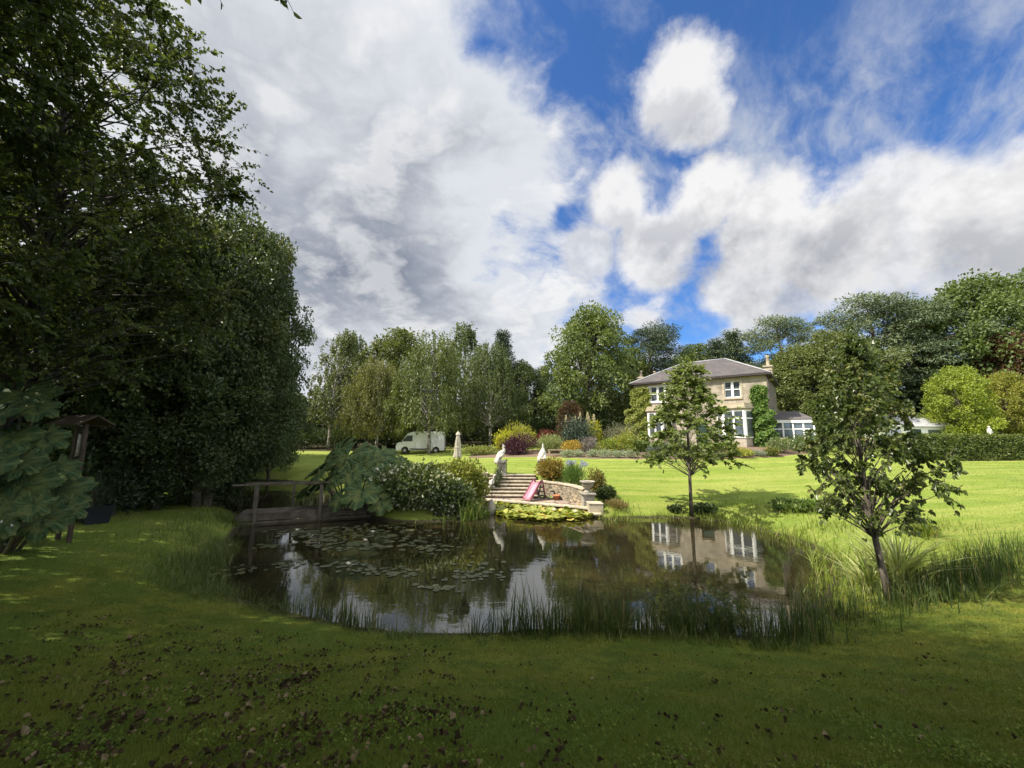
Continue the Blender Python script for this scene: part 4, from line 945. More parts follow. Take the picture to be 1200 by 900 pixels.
def garden_statue():
    x, y = xat(1159.5, 36.5, 505), 36.5; z = H(x, y); t = thing('garden_statue', 'small white figure statue on a plinth showing above the clipped hedge', 'statue', (x, y, z - .42)); t.scale = (.85, .85, .95)
    m = MB(); m.box((0, 0, .7), (.5, .5, 1.7)); m.box((0, 0, 1.6), (.62, .62, .12)); m.build('plinth', M['statue'], t, .02)
    m = MB(); m.tube([(0, 0, 1.64), (0, 0, 1.9), (.03, 0, 2.25), (0, 0, 2.55), (0, 0, 2.75), (0, 0, 2.82)], [.22, .19, .15, .20, .17, .07], 12); m.lathe([(.03, 2.80), (.09, 2.86), (.105, 2.94), (.09, 3.02), (.03, 3.07)], n=12); m.tube([(.17, 0, 2.68), (.27, -.05, 2.45), (.15, -.16, 2.35)], [.06, .05, .04], 8); m.tube([(-.17, 0, 2.68), (-.28, -.03, 2.45), (-.2, -.08, 2.2)], [.06, .05, .04], 8); m.build('figure', M['statue'], t)
    x, y = xat(1108, 37, 505), 37.0; t = thing('garden_chair', 'white garden chair half hidden behind the left part of the clipped hedge', 'chair', (x, y, H(x, y) + .75), R(30)); m = MB(); m.box((0, 0, .45), (.5, .5, .05)); m.build('seat', M['white'], t); m = MB(); m.box((0, .24, .75), (.5, .04, .5)); m.build('backrest', M['white'], t)
    for sx in (-1, 1):
        for sy in (-1, 1): m = MB(); m.box((sx * .21, sy * .21, -.15), (.05, .05, 1.2)); m.build('leg', M['white'], t)
garden_statue()
# ------------------------------------------------------------------ the trees, each where it stands
def tp(px, Y): return xat(px, Y)
def T(name, key, px, Y, ytop, label, **kw):
    x = tp(px, Y); z = H(x, Y); h = pt(px, ytop, Y).z - z
    return tree(name, key, x, Y, h, label, rz=kw.pop('rz', (px * 7 + Y * 3) % 6.28), **kw)
# middle distance, left to right
T('birch_tree', 'birch', 385, 50, 384, 'tall thin birch with pale trunk at the left end of the middle tree row', color=(.95, .95, .85))
T('birch_tree', 'birch', 417, 56, 388, 'thin birch standing just behind the tall pale-trunked birch', color=(.85, .9, .8))
T('broad_tree', 'round_b', 455, 56, 392, 'round-headed green tree rising behind the two weeping birches', color=(.95, .95, .75), wide=1.05)
T('weeping_birch', 'weeping', 441, 43, 420, 'smaller weeping birch with yellowish foliage, left of the white van', color=(1.25, 1.12, .85), wide=.98)
T('weeping_birch', 'weeping', 503, 41, 392, 'large weeping birch whose trunk stands in front of the white van', color=(1.05, 1.08, .85), wide=.92)
T('birch_tree', 'birch', 540, 52, 380, 'tall birch with a feathery top right of the large weeping birch', color=(.82, .9, .75), wide=1.2)
T('weeping_birch', 'weeping', 574, 46, 400, 'dark drooping birch behind the closed parasol', color=(.75, .82, .66), wide=.85)
T('fir_tree', 'conifer', 588, 60, 390, 'dark pointed fir rising behind the middle of the tree row', color=(.55, .65, .6), wide=1.15)
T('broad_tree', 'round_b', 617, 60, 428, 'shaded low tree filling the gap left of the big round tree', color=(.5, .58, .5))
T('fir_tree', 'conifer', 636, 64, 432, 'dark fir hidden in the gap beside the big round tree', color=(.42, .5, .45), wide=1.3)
T('broad_tree', 'round', 690, 47, 368, 'big round-crowned tree between the tree row and the stone house', color=(1.2, 1.28, 1.1), wide=.95)
T('pine_tree', 'pine', 768, 58, 384, 'dark pine behind the left chimneys of the house', color=(.55, .68, .6), wide=1.1)
T('broad_tree', 'round_b', 735, 56, 412, 'mid green tree just left of the house behind the ivy', color=(.95, 1.05, .8))
T('broad_tree', 'round_b', 815, 66, 408, 'low green tree showing over the middle of the house roof', color=(.85, .95, .75))
T('fir_tree', 'conifer', 868, 60, 390, 'feathery fir rising over the right end of the house roof', color=(.85, .95, .75), wide=1.35)
T('fir_tree', 'conifer', 846, 62, 400, 'shorter fir left of the feathery fir over the roof', color=(.7, .8, .65), wide=1.3)
T('pine_tree', 'pine', 922, 56, 376, 'grey green pine right of the house chimney', color=(1.3, 1.32, 1.15), wide=1.0)
T('broad_tree', 'round', 945, 47, 408, 'pale olive tree close behind the conservatory', color=(1.15, 1.15, 1.0), wide=1.05)
T('broad_tree', 'round_b', 996, 46, 392, 'olive tree behind the right-hand sapling', color=(1.05, 1.05, .95), wide=1.05)
T('pine_tree', 'pine', 1035, 54, 352, 'tall spreading pine rising above the right-hand sapling', color=(1.35, 1.35, 1.2), wide=1.15)
T('pine_tree', 'pine', 1094, 52, 356, 'tall blue-green pine between the spreading pine and the big end tree', color=(1.15, 1.25, 1.12), wide=1.05)
T('broad_tree', 'round', 1158, 50, 333, 'largest tree at the far right with a high dark green crown', color=(1.0, 1.15, .95), wide=.9)
T('broad_tree', 'round_b', 1235, 52, 330, 'high dark green tree cut by the right edge of the photo', color=(.8, 1.0, .85), wide=.9)
T('maple_tree', 'round_b', 1133, 40, 433, 'bright yellow-green maple behind the clipped hedge', color=(2.0, 2.05, .75), wide=.92)
T('maple_tree', 'round', 1187, 41, 440, 'olive gold tree beside the bright maple behind the hedge', color=(2.0, 1.7, .8), wide=.85)
T('copper_beech', 'round', 1205, 46, 395, 'dark red copper beech at the right edge above the olive gold tree', color=(1.0, .38, .55), wide=.8)
T('copper_beech', 'round_b', 668, 42, 472, 'dark red copper beech under the big round tree', color=(.72, .34, .42), wide=.95)
# the wooded left side
for px, Y, yt, w, lab in [(288, 21, 284, .56, 'tall dark alder at the right front corner of the shaded left wood'), (250, 18.5, 268, .72, 'dark alder next inward from the corner alder of the left wood'),
                       (190, 16.5, 262, .8, 'dark bushy alder behind the bird table'), (318, 31, 400, .5, 'lower dark alder farther back beyond the corner alder'),
                       (276, 27, 338, .6, 'dark alder half hidden behind the corner alder'), (150, 18, 285, .95, 'dark alder deep in the wood behind the gunnera'), (60, 17, 270, .95, 'dark alder at the left edge of the photo behind the gunnera'), (165, 16.5, 350, 1.2, 'low wide dark alder right behind the planter trough'), (238, 17.8, 380, 1.05, 'lowest dark alder at the wood edge facing the footbridge')]:
    T('alder_tree', 'alder_b' if px in (288, 190, 165, 318, 60) else 'alder', px, Y, yt, lab, wide=w)
tree('birch_tree', 'big_birch', -13.9, 10.2, 17.5, 'big birch whose branches reach across the upper left sky', rz=.4, wide=.86)
tree('birch_tree', 'big_birch', -18.2, 13.5, 14.5, 'big birch behind the bird table with a lighter middle crown', rz=2.4)
tree('birch_tree', 'big_birch', -12.8, 5.5, 15.0, 'big birch at the extreme left with its trunk out of the photo', rz=4.2)
tree('birch_tree', 'big_birch', -10.2, -.8, 17.5, 'tall birch beside the camera shading the near bank', rz=1.3)
tree('birch_tree', 'tall_birch', -3.4, -4.4, 20.0, 'tall high-crowned birch behind the camera shading the middle of the bank', rz=3.2)
tree('birch_tree', 'tall_birch', 3.2, -6.4, 20.5, 'tall high-crowned birch behind the camera shading the right of the bank', rz=.8)
tree('birch_tree', 'tall_birch', -10.5, -7.0, 19.0, 'tall birch deeper in the wood behind the camera', rz=5.2)
tree('birch_tree', 'tall_birch', -9.8, .6, 19.0, 'tall high-crowned birch at the left of the camera over the bank', rz=2.1)
tree('alder_tree', 'alder', -25.0, 29.5, 17.0, 'tall alder deep in the left wood shading the lawn beyond the footbridge', rz=1.0)
tree('alder_tree', 'alder', -31.0, 36.0, 18.0, 'tall alder deepest in the left wood beside the far lawn', rz=3.0)

# ------------------------------------------------------------------ shrubs, flowers and climbers
_LM = {}
def lm(c1, c2, c3=None, trans=.3, rough=.45, thr=.82, spec=.3):
    k = (c1, c2, c3, trans, rough, thr, spec)
    if k not in _LM: _LM[k] = leaf_mat('foliage', c1, c2, c3, trans, rough, spec, thr=thr)
    return _LM[k]
def bush_points(rng, w, d, h, n, lobes, fill=.5):
    c = []
    for i in range(lobes):
        a = rng.uniform(0, 6.28); r = rng.uniform(.15, .62); zz = rng.uniform(.25, .66); c.append((math.cos(a) * r * w / 2, math.sin(a) * r * d / 2, zz * h, rng.uniform(.30, .46)))
    c.append((0, 0, .5 * h, .5)); c = np.array(c); li = rng.integers(0, len(c), n); g = norm(rng.normal(0, 1, (n, 3))); rr = rng.uniform(fill, 1.05, n)
    P = c[li, :3] + g * (rr * c[li, 3])[:, None] * np.array([w, d, h * 1.05]); low = P[:, 2] < .03
    P[low, 2] = rng.uniform(.03, .35, low.sum()) * h
    return P, g, li
def bush(name, label, x, y, w, d, h, mat, n=2500, L=.14, W=.08, seed=0, lobes=8, up=.4, group=None, cat='shrub', two=False, fill=.45, z=None, stems=5):
    rng = np.random.default_rng(seed + 100); P, g, li = bush_points(rng, w, d, h, n, lobes, fill)
    T = g * .8 + rng.normal(0, .55, (n, 3)) + np.array([0, 0, up]); N = rng.normal(0, .6, (n, 3)) + g * .5 + np.array([0, 0, .5]); s = rng.uniform(.6, 1.3, n)
    t = thing(name, label, cat, (x, y, H(x, y) if z is None else z), 0, group)
    me = leaf_mesh('foliage', P, T, N, L * s, W * s, np.clip(rng.uniform(0, 1, n) * .7 + rng.uniform(0, .3, lobes + 1)[li], 0, 1), two); link_obj('foliage', me, t, mat)
    if stems:
        m = MB()
        for i in range(stems):
            a = rng.uniform(0, 6.28); r = rng.uniform(.1, .3); m.tube([(0.03 * math.cos(a), .03 * math.sin(a), -.1), (r * w * .4 * math.cos(a), r * d * .4 * math.sin(a), h * .35), (r * w * math.cos(a), r * d * math.sin(a), h * .7)], [.02 + .012 * h, .015 + .006 * h, .008], 5)
        m.build('stem', M['bark'], t)
    return t
def B(name, label, px, Y, pw, ytop, mat, depth=1.0, **kw):       # a bush standing Y metres ahead, pw wide in the photograph, its top at ytop
    x = xat(px, Y); z = H(x, Y); w = xat(px + pw / 2, Y) - xat(px - pw / 2, Y); h = max(.25, pt(px, ytop, Y).z - z)
    return bush(name, label, x, Y, w, w * depth, h, mat, seed=int(px * 3 + Y), **kw)
yel = lm((.22, .24, .02), (.42, .40, .03), None, .3); purple = lm((.045, .016, .028), (.085, .028, .045), (.03, .035, .02), .25)
green = lm((.05, .085, .02), (.10, .14, .035)); olive = lm((.09, .11, .03), (.16, .17, .05)); silver = lm((.22, .26, .17), (.36, .40, .28), (.5, .5, .42)); orange = lm((.26, .13, .02), (.40, .20, .03), (.12, .14, .03))
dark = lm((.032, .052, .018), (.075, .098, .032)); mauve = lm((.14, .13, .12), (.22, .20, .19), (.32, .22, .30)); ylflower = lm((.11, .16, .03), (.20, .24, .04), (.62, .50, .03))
blueflower = lm((.06, .10, .035), (.11, .15, .05), (.24, .25, .45)); orflower = lm((.09, .12, .03), (.16, .17, .04), (.60, .17, .03)); pinkfl = lm((.08, .12, .03), (.15, .18, .05), (.60, .45, .42)); redl = lm((.14, .035, .035), (.24, .06, .05), (.09, .08, .03))
# back border, left to right
B('shrub', 'low pale yellow-green shrub row edging the lawn left of the dark purple bush', 560, 36.5, 52, 522, lm((.16, .20, .05), (.30, .32, .10)), depth=.35, n=2200, L=.16, W=.09)
B('yellow_shrub', 'bright yellow shrub behind and left of the dark purple bush', 593, 37.5, 34, 503, yel, n=2600, L=.18, W=.10)
B('yellow_shrub', 'golden feathery shrub topping the dark purple bush', 612, 38.5, 36, 496, lm((.20, .22, .03), (.36, .34, .05)), n=2400, L=.26, W=.06, up=1.2)
B('purple_shrub', 'rounded dark purple bush behind the left peacock statue', 608, 35.6, 42, 508, purple, n=4200, L=.15, W=.09)
B('shrub', 'pale green spiky shrub between the dark purple bush and the bench', 643, 36, 32, 511, lm((.16, .20, .08), (.28, .31, .13)), n=2200, L=.30, W=.06, up=1.0)
B('red_shrub', 'dull red low shrub between the purple bush and the blue-green conifer', 640, 39, 26, 503, redl, n=1600)
B('dwarf_conifer', 'dense blue-green dwarf conifer in the middle of the border', 676, 36, 34, 489, lm((.028, .05, .032), (.055, .085, .055), None, .1), n=4200, L=.22, W=.07, up=0.0)
B('yellow_shrub', 'yellow shrub leaning against the right side of the blue-green conifer', 697, 36.8, 17, 492, yel, n=1500, L=.15, W=.09)
B('orange_shrub', 'orange and yellow bush behind the small timber bench', 669, 33.8, 26, 516, lm((.30, .22, .03), (.42, .26, .04), (.14, .16, .04)), n=1700, L=.13)
B('shrub', 'dusty mauve flowering shrub right of the orange bush by the bench', 688, 34.5, 24, 512, mauve, n=1600, L=.13)
B('flowering_shrub', 'tall clump of yellow flowers near the left corner of the house', 713, 33.2, 28, 512, ylflower, n=2600, L=.13)
B('flowering_shrub', 'largest bright yellow flower clump beside the ivy corner of the house', 731, 34, 26, 503, lm((.16, .19, .03), (.26, .28, .04), (.60, .52, .05)), n=2800, L=.13)
B('shrub', 'grey olive rounded shrub rising behind the yellow flowers left of the house', 727, 38, 34, 494, lm((.11, .115, .07), (.18, .18, .11)), n=2600, L=.14)
B('shrub', 'mid green shrub at the foot of the left ivy', 752, 34.5, 30, 516, green, n=2400)
B('blue_shrub', 'blue-grey shrub behind the pond sapling below the left bay window', 775, 33, 32, 520, lm((.10, .13, .11), (.18, .21, .18)), n=2300)
B('shrub', 'green shrub with pale flowers below the middle of the house', 803, 32, 36, 516, pinkfl, n=2600, L=.13)
B('shrub', 'olive green shrub below the right bay window', 838, 31.8, 34, 517, olive, n=2600)
B('flowering_shrub', 'yellow flower mound at the lawn edge below the right bay window', 867, 30.5, 30, 525, lm((.2, .21, .04), (.33, .32, .06), (.58, .50, .06)), n=2200, L=.12)
B('lavender', 'silvery lavender mound at the lawn edge right of the yellow mound', 886, 30.6, 18, 529, lm((.19, .22, .17), (.29, .31, .25), (.28, .25, .34)), n=1500, L=.14, W=.04, up=1.0)
B('flowering_shrub', 'orange-red flower clump at the foot of the right ivy', 903, 30.6, 16, 524, orflower, n=1500, L=.12)
B('flowering_shrub', 'cream and pink flowering shrub in front of the conservatory', 912, 31.5, 26, 512, lm((.10, .14, .05), (.18, .21, .08), (.66, .58, .46)), n=2000, L=.13)
B('shrub', 'broad green shrub right of the conservatory behind the right-hand sapling', 948, 32, 48, 510, green, n=3200)
B('shrub', 'green shrub with orange patches behind the right-hand sapling', 1000, 33, 54, 508, lm((.06, .095, .025), (.11, .15, .04), (.32, .14, .04)), n=3200)
B('shrub', 'dark green shrub filling the gap at the left end of the clipped hedge', 1046, 32.5, 44, 510, dark, n=3000)
# silver edging row in front of the border
for i, (px, Y, w) in enumerate([(664, 32.3, 15), (678, 32.1, 16), (693, 31.9, 15), (708, 31.6, 17), (724, 31.4, 16), (740, 31.2, 16)]):
    B('edging_plant', 'silver edging plant in the low row between bench and yellow flowers along the lawn', px, Y, w, 527, silver, depth=.6, n=650, L=.11, W=.07, group='silver edging plants along the lawn', stems=0)
for i, (px, Y, w) in enumerate([(760, 31, 17), (778, 30.8, 16), (797, 30.6, 18), (818, 30.4, 18), (840, 30.2, 18)]):
    B('edging_plant', 'low green edging plant along the lawn in front of the house border', px, Y, w, 530, lm((.10, .13, .06), (.18, .20, .10), (.4, .36, .28)), depth=.6, n=650, L=.11, W=.06, group='green edging plants before the house', stems=0)
def plume_grass():
    x, y = xat(678, 37.2, 490), 37.2; z = H(x, y); t = thing('plume_grass', 'tall cream flower plumes standing over the blue-green conifer', 'grass plant', (x, y, z)); rng = np.random.default_rng(5)
    m = MB(); P = []
    for i in range(9):
        bx = rng.uniform(-1.3, 1.5); h = rng.uniform(2.5, 3.2); lx = bx + rng.uniform(-.15, .15); m.tube([(bx * .6, 0, 0), (bx * .9, .0, h * .5), (lx, 0, h)], [.02, .015, .01], 5)
        n = 140; u = rng.uniform(0, 1, n); P.append(np.stack([lx + rng.normal(0, .06, n) * (1.2 - u), rng.normal(0, .06, n), h - .2 + u * .7], 1))
    m.build('stem', M['wood_pale'], t); P = np.concatenate(P); n = len(P)
    link_obj('plume', leaf_mesh('plume', P, rng.normal(0, .4, (n, 3)) + np.array([0, 0, .8]), rng.normal(0, 1, (n, 3)), np.full(n, .14), np.full(n, .05), rng.uniform(0, 1, n)), t, lm((.42, .36, .24), (.58, .52, .38)))
plume_grass()
# plants beside the terrace
B('orange_shrub', 'rounded orange and green bush at the top right of the steps', 645, 24.3, 34, 538, lm((.16, .13, .03), (.26, .19, .04), (.34, .16, .03)), n=3600, L=.13, W=.07, two=True)
B('agapanthus', 'clump of pale blue agapanthus heads above strap leaves behind the curved wall', 672, 22.9, 24, 546, lm((.07, .13, .03), (.13, .21, .05)), n=900, L=.38, W=.035, up=1.3, stems=0)
def agapanthus_heads():
    x, y = xat(673, 22.9, 548), 22.9; t = thing('agapanthus_flower', 'pale blue globe flowers over the strap-leaved clump behind the curved wall', 'flowers', (x, y, H(x, y))); rng = np.random.default_rng(3); P = []; G = []; m = MB()
    for i in range(11):
        c = np.array([rng.uniform(-.55, .75), rng.uniform(-.3, .3), rng.uniform(1.05, 1.35)]); n = 60; g = norm(rng.normal(0, 1, (n, 3))); P.append(c + g * .07); G.append(g); m.tube([(c[0] * .5, c[1] * .5, 0), tuple(c)], .009, 4)
    P = np.concatenate(P); G = np.concatenate(G); n = len(P); m.build('stem', M['bark'], t)
    link_obj('flower_head', leaf_mesh('flower_head', P, G, rng.normal(0, 1, (n, 3)), np.full(n, .08), np.full(n, .04), rng.uniform(0, 1, n)), t, lm((.22, .25, .42), (.40, .42, .55)))
agapanthus_heads()
B('orange_shrub', 'tall orange-red flowered bush just behind the urn', 699, 21.5, 22, 551, lm((.10, .13, .03), (.20, .14, .04), (.52, .15, .05)), n=2400, L=.11, W=.07)
B('shrub', 'dark green low bush right of the urn on the lawn slope', 709, 20.9, 20, 568, lm((.03, .05, .018), (.07, .09, .03), (.25, .10, .04)), n=1800, L=.11)
B('flowering_shrub', 'white flowered plant at the foot of the left peacock pedestal', 585, 24.1, 14, 545, lm((.05, .09, .03), (.10, .14, .05), (.62, .62, .56)), n=1100, L=.10, W=.06)
B('shrub', 'small dark plant spilling over the low flank wall left of the steps', 580.5, 23.6, 12, 556, lm((.03, .05, .02), (.07, .09, .03), (.30, .30, .24)), n=900, L=.09, W=.06)
# shrubs between the gunnera and the terrace
varieg = lm((.065, .10, .03), (.14, .17, .055), (.55, .54, .44), .35, thr=.70)
B('variegated_shrub', 'large variegated white and green shrub on the pond bank right of the gunnera', 482, 18.4, 74, 543, varieg, n=6500, L=.17, W=.10, two=True, depth=.55)
B('variegated_shrub', 'white-edged shrub hanging lowest over the dark pond water', 528, 18.3, 60, 560, lm((.05, .08, .028), (.12, .15, .05), (.58, .57, .48), .35, thr=.68), n=4200, L=.16, W=.10, two=True, depth=.5)
B('yellow_shrub', 'sunlit yellow-green shrub between the variegated shrub and the steps', 545, 19.6, 56, 538, lm((.13, .16, .03), (.24, .25, .05), (.36, .34, .10), .35), n=5200, L=.17, W=.10, two=True, depth=.6)
B('shrub', 'green shrub behind the gunnera in front of the van', 462, 20.5, 70, 541, lm((.07, .11, .03), (.15, .19, .05), (.26, .28, .09)), n=4200, L=.16, W=.09, two=True, depth=.5)
B('shrub', 'olive flowering shrub behind the variegated shrub below the parasol', 510, 21, 60, 545, lm((.13, .15, .04), (.23, .23, .07), (.42, .32, .14)), n=4200, L=.15, W=.09, two=True, depth=.5)
# dark understorey of the woods
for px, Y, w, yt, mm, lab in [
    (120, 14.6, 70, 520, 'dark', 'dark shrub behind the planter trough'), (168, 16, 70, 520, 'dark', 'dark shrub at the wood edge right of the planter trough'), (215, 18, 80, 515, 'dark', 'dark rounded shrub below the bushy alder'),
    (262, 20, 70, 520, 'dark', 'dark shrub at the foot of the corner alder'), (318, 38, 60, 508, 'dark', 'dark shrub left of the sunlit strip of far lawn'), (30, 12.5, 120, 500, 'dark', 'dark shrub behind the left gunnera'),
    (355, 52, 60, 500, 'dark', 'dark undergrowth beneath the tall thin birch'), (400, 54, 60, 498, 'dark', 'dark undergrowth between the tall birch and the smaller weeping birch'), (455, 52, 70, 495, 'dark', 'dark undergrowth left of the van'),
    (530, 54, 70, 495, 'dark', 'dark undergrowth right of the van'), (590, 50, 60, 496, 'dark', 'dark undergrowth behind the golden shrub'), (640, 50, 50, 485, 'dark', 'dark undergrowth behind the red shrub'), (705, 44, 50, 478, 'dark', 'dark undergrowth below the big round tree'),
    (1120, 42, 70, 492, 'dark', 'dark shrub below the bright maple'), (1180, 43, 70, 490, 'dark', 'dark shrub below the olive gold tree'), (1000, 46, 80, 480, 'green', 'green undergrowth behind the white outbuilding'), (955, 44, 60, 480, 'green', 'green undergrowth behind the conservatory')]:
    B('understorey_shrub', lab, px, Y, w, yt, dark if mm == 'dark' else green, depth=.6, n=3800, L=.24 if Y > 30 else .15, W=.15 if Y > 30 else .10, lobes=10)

def hedge():
    rng = np.random.default_rng(77); x0, x1, y0 = xat(1062, 30.6), 60.0, 30.6; d, h, n = 1.3, 2.05, 26000
    L = x1 - x0; f = rng.uniform(0, 1, n); P = np.zeros((n, 3)); G = np.zeros((n, 3)); fr = f < .55; tp_ = ~fr
    # leaves cover the front and the top, thinner behind
    P[fr] = np.stack([rng.uniform(0, L, fr.sum()), np.zeros(fr.sum()), rng.uniform(0, h, fr.sum())], 1); G[fr] = (0, -1, .1)
    P[tp_] = np.stack([rng.uniform(0, L, tp_.sum()), rng.uniform(0, d, tp_.sum()), np.full(tp_.sum(), h)], 1); G[tp_] = (0, 0, 1)
    P += G * rng.normal(0, .05, n)[:, None] + G * (.07 * np.sin(P[:, :1] * 2.3) * np.sin(P[:, 2:] * 4 + 1)); s = rng.uniform(.7, 1.3, n); rz = R(-2)
    t = thing('clipped_hedge', 'long clipped green hedge along the right end of the lawn', 'hedge', (x0, y0, 2.12), rz)
    link_obj('foliage', leaf_mesh('foliage', P, G * .3 + rng.normal(0, .6, (n, 3)) + np.array([0, 0, .2]), G + rng.normal(0, .5, (n, 3)), .15 * s, .09 * s, rng.uniform(0, 1, n)), t, lm((.07, .10, .02), (.125, .15, .035)))
    m = MB(); m.b2(0, L, .06, d - .05, -.4, h - .06); m.build('branches', mottled('hedge_inner', (.02, .03, .01), (.03, .04, .014), 3, .9), t)
hedge()
def ivy(name, label, patches, seed, c1, c2, c3):
    rng = np.random.default_rng(seed); P = []
    for u0, u1, z0, z1, n, bulge in patches:
        u = rng.uniform(u0, u1, n); z = z0 + (z1 - z0) * rng.uniform(0, 1, n); c = (u - (u0 + u1) / 2) / ((u1 - u0) / 2)
        keep = (np.abs(c) < 1 - .22 * np.sin(z * 3.1 + c) ** 2) & (z < z1 - (c ** 2) * .5 * rng.uniform(.3, 1, n)); u, z, c = u[keep], z[keep], c[keep]
        P.append(np.stack([-u, -.05 - bulge * np.sqrt(np.maximum(0, 1 - c ** 2)) * rng.uniform(.25, 1, len(u)) * (.75 + .25 * np.sin(z * 5 + u * 3)), z], 1))
    P = np.concatenate(P); n = len(P); s = rng.uniform(.6, 1.3, n); t = thing(name, label, 'climber', HO, -HTH)
    link_obj('foliage', leaf_mesh('foliage', P, rng.normal(0, .5, (n, 3)) + np.array([0, -.2, -.7]), rng.normal(0, .35, (n, 3)) + np.array([0, -1, .45]), .20 * s, .17 * s, np.clip(rng.uniform(0, 1, n), 0, 1)), t, lm(c1, c2, c3))
    m = MB()
    for k in range(3): u = patches[0][0] + (patches[0][1] - patches[0][0]) * (.3 + .2 * k); m.tube([(-u, -.04, -.5), (-u - .1, -.05, 1.5), (-u + .1, -.05, 3.2), (-u, -.05, 5)], [.05, .04, .03, .015], 6)
    m.build('stem', M['bark'], t)
ivy('ivy', 'yellow-green ivy climbing the left front corner of the house', [(10.3, 12.6, 3.0, 6.35, 3600, .3), (10.5, 13.3, -.4, 4.1, 4600, .6)], 5, (.14, .18, .03), (.26, .28, .06), (.34, .34, .10))
ivy('ivy', 'bright green ivy climbing the right front corner of the house up to the upper window', [(-.05, 1.35, 2.8, 5.75, 2600, .28), (-.5, 1.5, -.4, 3.6, 3600, .6)], 6, (.06, .12, .02), (.12, .20, .04), (.2, .26, .06))

# ------------------------------------------------------------------ gunnera
def gunnera_leaf_mesh(seed):
    rng = np.random.default_rng(seed); na, nr = 110, 8; V = [(0, 0, 0)]; TI = [.9]; F = []
    phi = np.linspace(-2.85, 2.85, na); lob = np.abs(np.cos(phi * 3.3)) ** .6
    teeth = .10 * np.abs(np.sin(phi * 11 + rng.uniform(0, 3))) + .04 * np.abs(np.sin(phi * 41))
    rad = (.60 + .40 * lob) * (1 - .10 * np.abs(phi) / 3) + teeth + rng.normal(0, .012, na)
    for j in range(1, nr + 1):
        s = j / nr
        for i in range(na):
            r = rad[i] * s if s > .35 else s * (rad[i] * .5 + .4 * .5)
            vein = abs(math.cos(phi[i] * 3.3)); sub = .5 + .5 * math.cos(phi[i] * 26 + s * 9)
            z = .16 * s ** 1.3 - .26 * s ** 3 + .09 * (1 - vein) * s * (1.2 - s) * 2 + .035 * sub * s + .03 * math.sin(phi[i] * 3 + seed) * s * s
            V.append((r * math.cos(phi[i]), r * math.sin(phi[i]), z)); TI.append(max(0, min(1, (vein > .97) * .7 + .35 * sub * sub + .1)))
    for i in range(na - 1):
        F.append((0, 1 + i, 2 + i, 0))
    me = bpy.data.meshes.new('leaf'); faces = [(0, 1 + i, 2 + i) for i in range(na - 1)]
    for j in range(nr - 1):
        a = 1 + j * na; b = a + na
        faces += [(a + i, b + i, b + i + 1, a + i + 1) for i in range(na - 1)]
    me.from_pydata(V, [], faces); me.update(); me.polygons.foreach_set('use_smooth', [True] * len(me.polygons))
    at = me.attributes.new('tint', 'FLOAT', 'POINT'); at.data.foreach_set('value', np.array(TI, dtype=np.float32)); return me
def roughen(m):
    t = NT(m.node_tree); pb = next(n for n in t.n if n.type == 'BSDF_PRINCIPLED'); v = obj_co(t); b = t.node('ShaderNodeBump'); b.inputs['Strength'].default_value = .7; b.inputs['Distance'].default_value = .04
    n = t.noise(v, 9, 5, .65); t.link(n, b.inputs['Height']); t.link(b.outputs[0], pb.inputs['Normal']); src = pb.inputs['Base Color'].links[0].from_socket
    col = t.mix(t.smooth(t.noise(v, 2.6, 5, .6), .40, .66, 0, .75), src, (.13, .145, .045)); col = t.mix(t.smooth(t.noise(v, 5.5, 5, .7), .64, .74, 0, .8), col, (.11, .07, .03)); t.link(col, pb.inputs['Base Color']); return m
M['gunnera'] = leaf_mat('gunnera_leaf', (.022, .050, .018), (.075, .118, .050), None, .15, .65, .10)
roughen(M['gunnera'])
GUN = [gunnera_leaf_mesh(s) for s in (1, 2, 3)]
for g_ in GUN: g_.materials.append(M['gunnera'])
M['stalk'] = mottled('gunnera_stalk', (.09, .085, .05), (.14, .11, .07), 5, .8)
def gunnera(label, base, leaves):
    t = thing('gunnera', label, 'plant', base); b = Vector(base)
    for i, (px, py, Y, rad, az, tilt) in enumerate(leaves):
        c = pt(px, py, Y) - b; o = link_obj('leaf', GUN[i % 3], t); T_ = Vector((math.cos(az), math.sin(az), 0)); N_ = (Vector((0, 0, 1)) * math.cos(tilt) + T_ * math.sin(tilt)); X_ = (T_ - N_ * T_.dot(N_)).normalized(); Y_ = N_.cross(X_)
        o.matrix_basis = Matrix.Translation(c) @ Matrix(((X_.x, Y_.x, N_.x, 0), (X_.y, Y_.y, N_.y, 0), (X_.z, Y_.z, N_.z, 0), (0, 0, 0, 1))) @ Matrix.Diagonal((rad, rad * .96, rad * .9, 1))
        r0 = Vector((c.x * .22, c.y * .22, -.3)); m = MB(); m.tube([r0, r0.lerp(c, .5) + Vector((0, 0, .15)) - T_ * .15, c - N_ * .01], [.045, .035, .022], 7); m.build('stalk', M['stalk'], t)
    return t
bx, by = xat(415, 19.4), 19.4
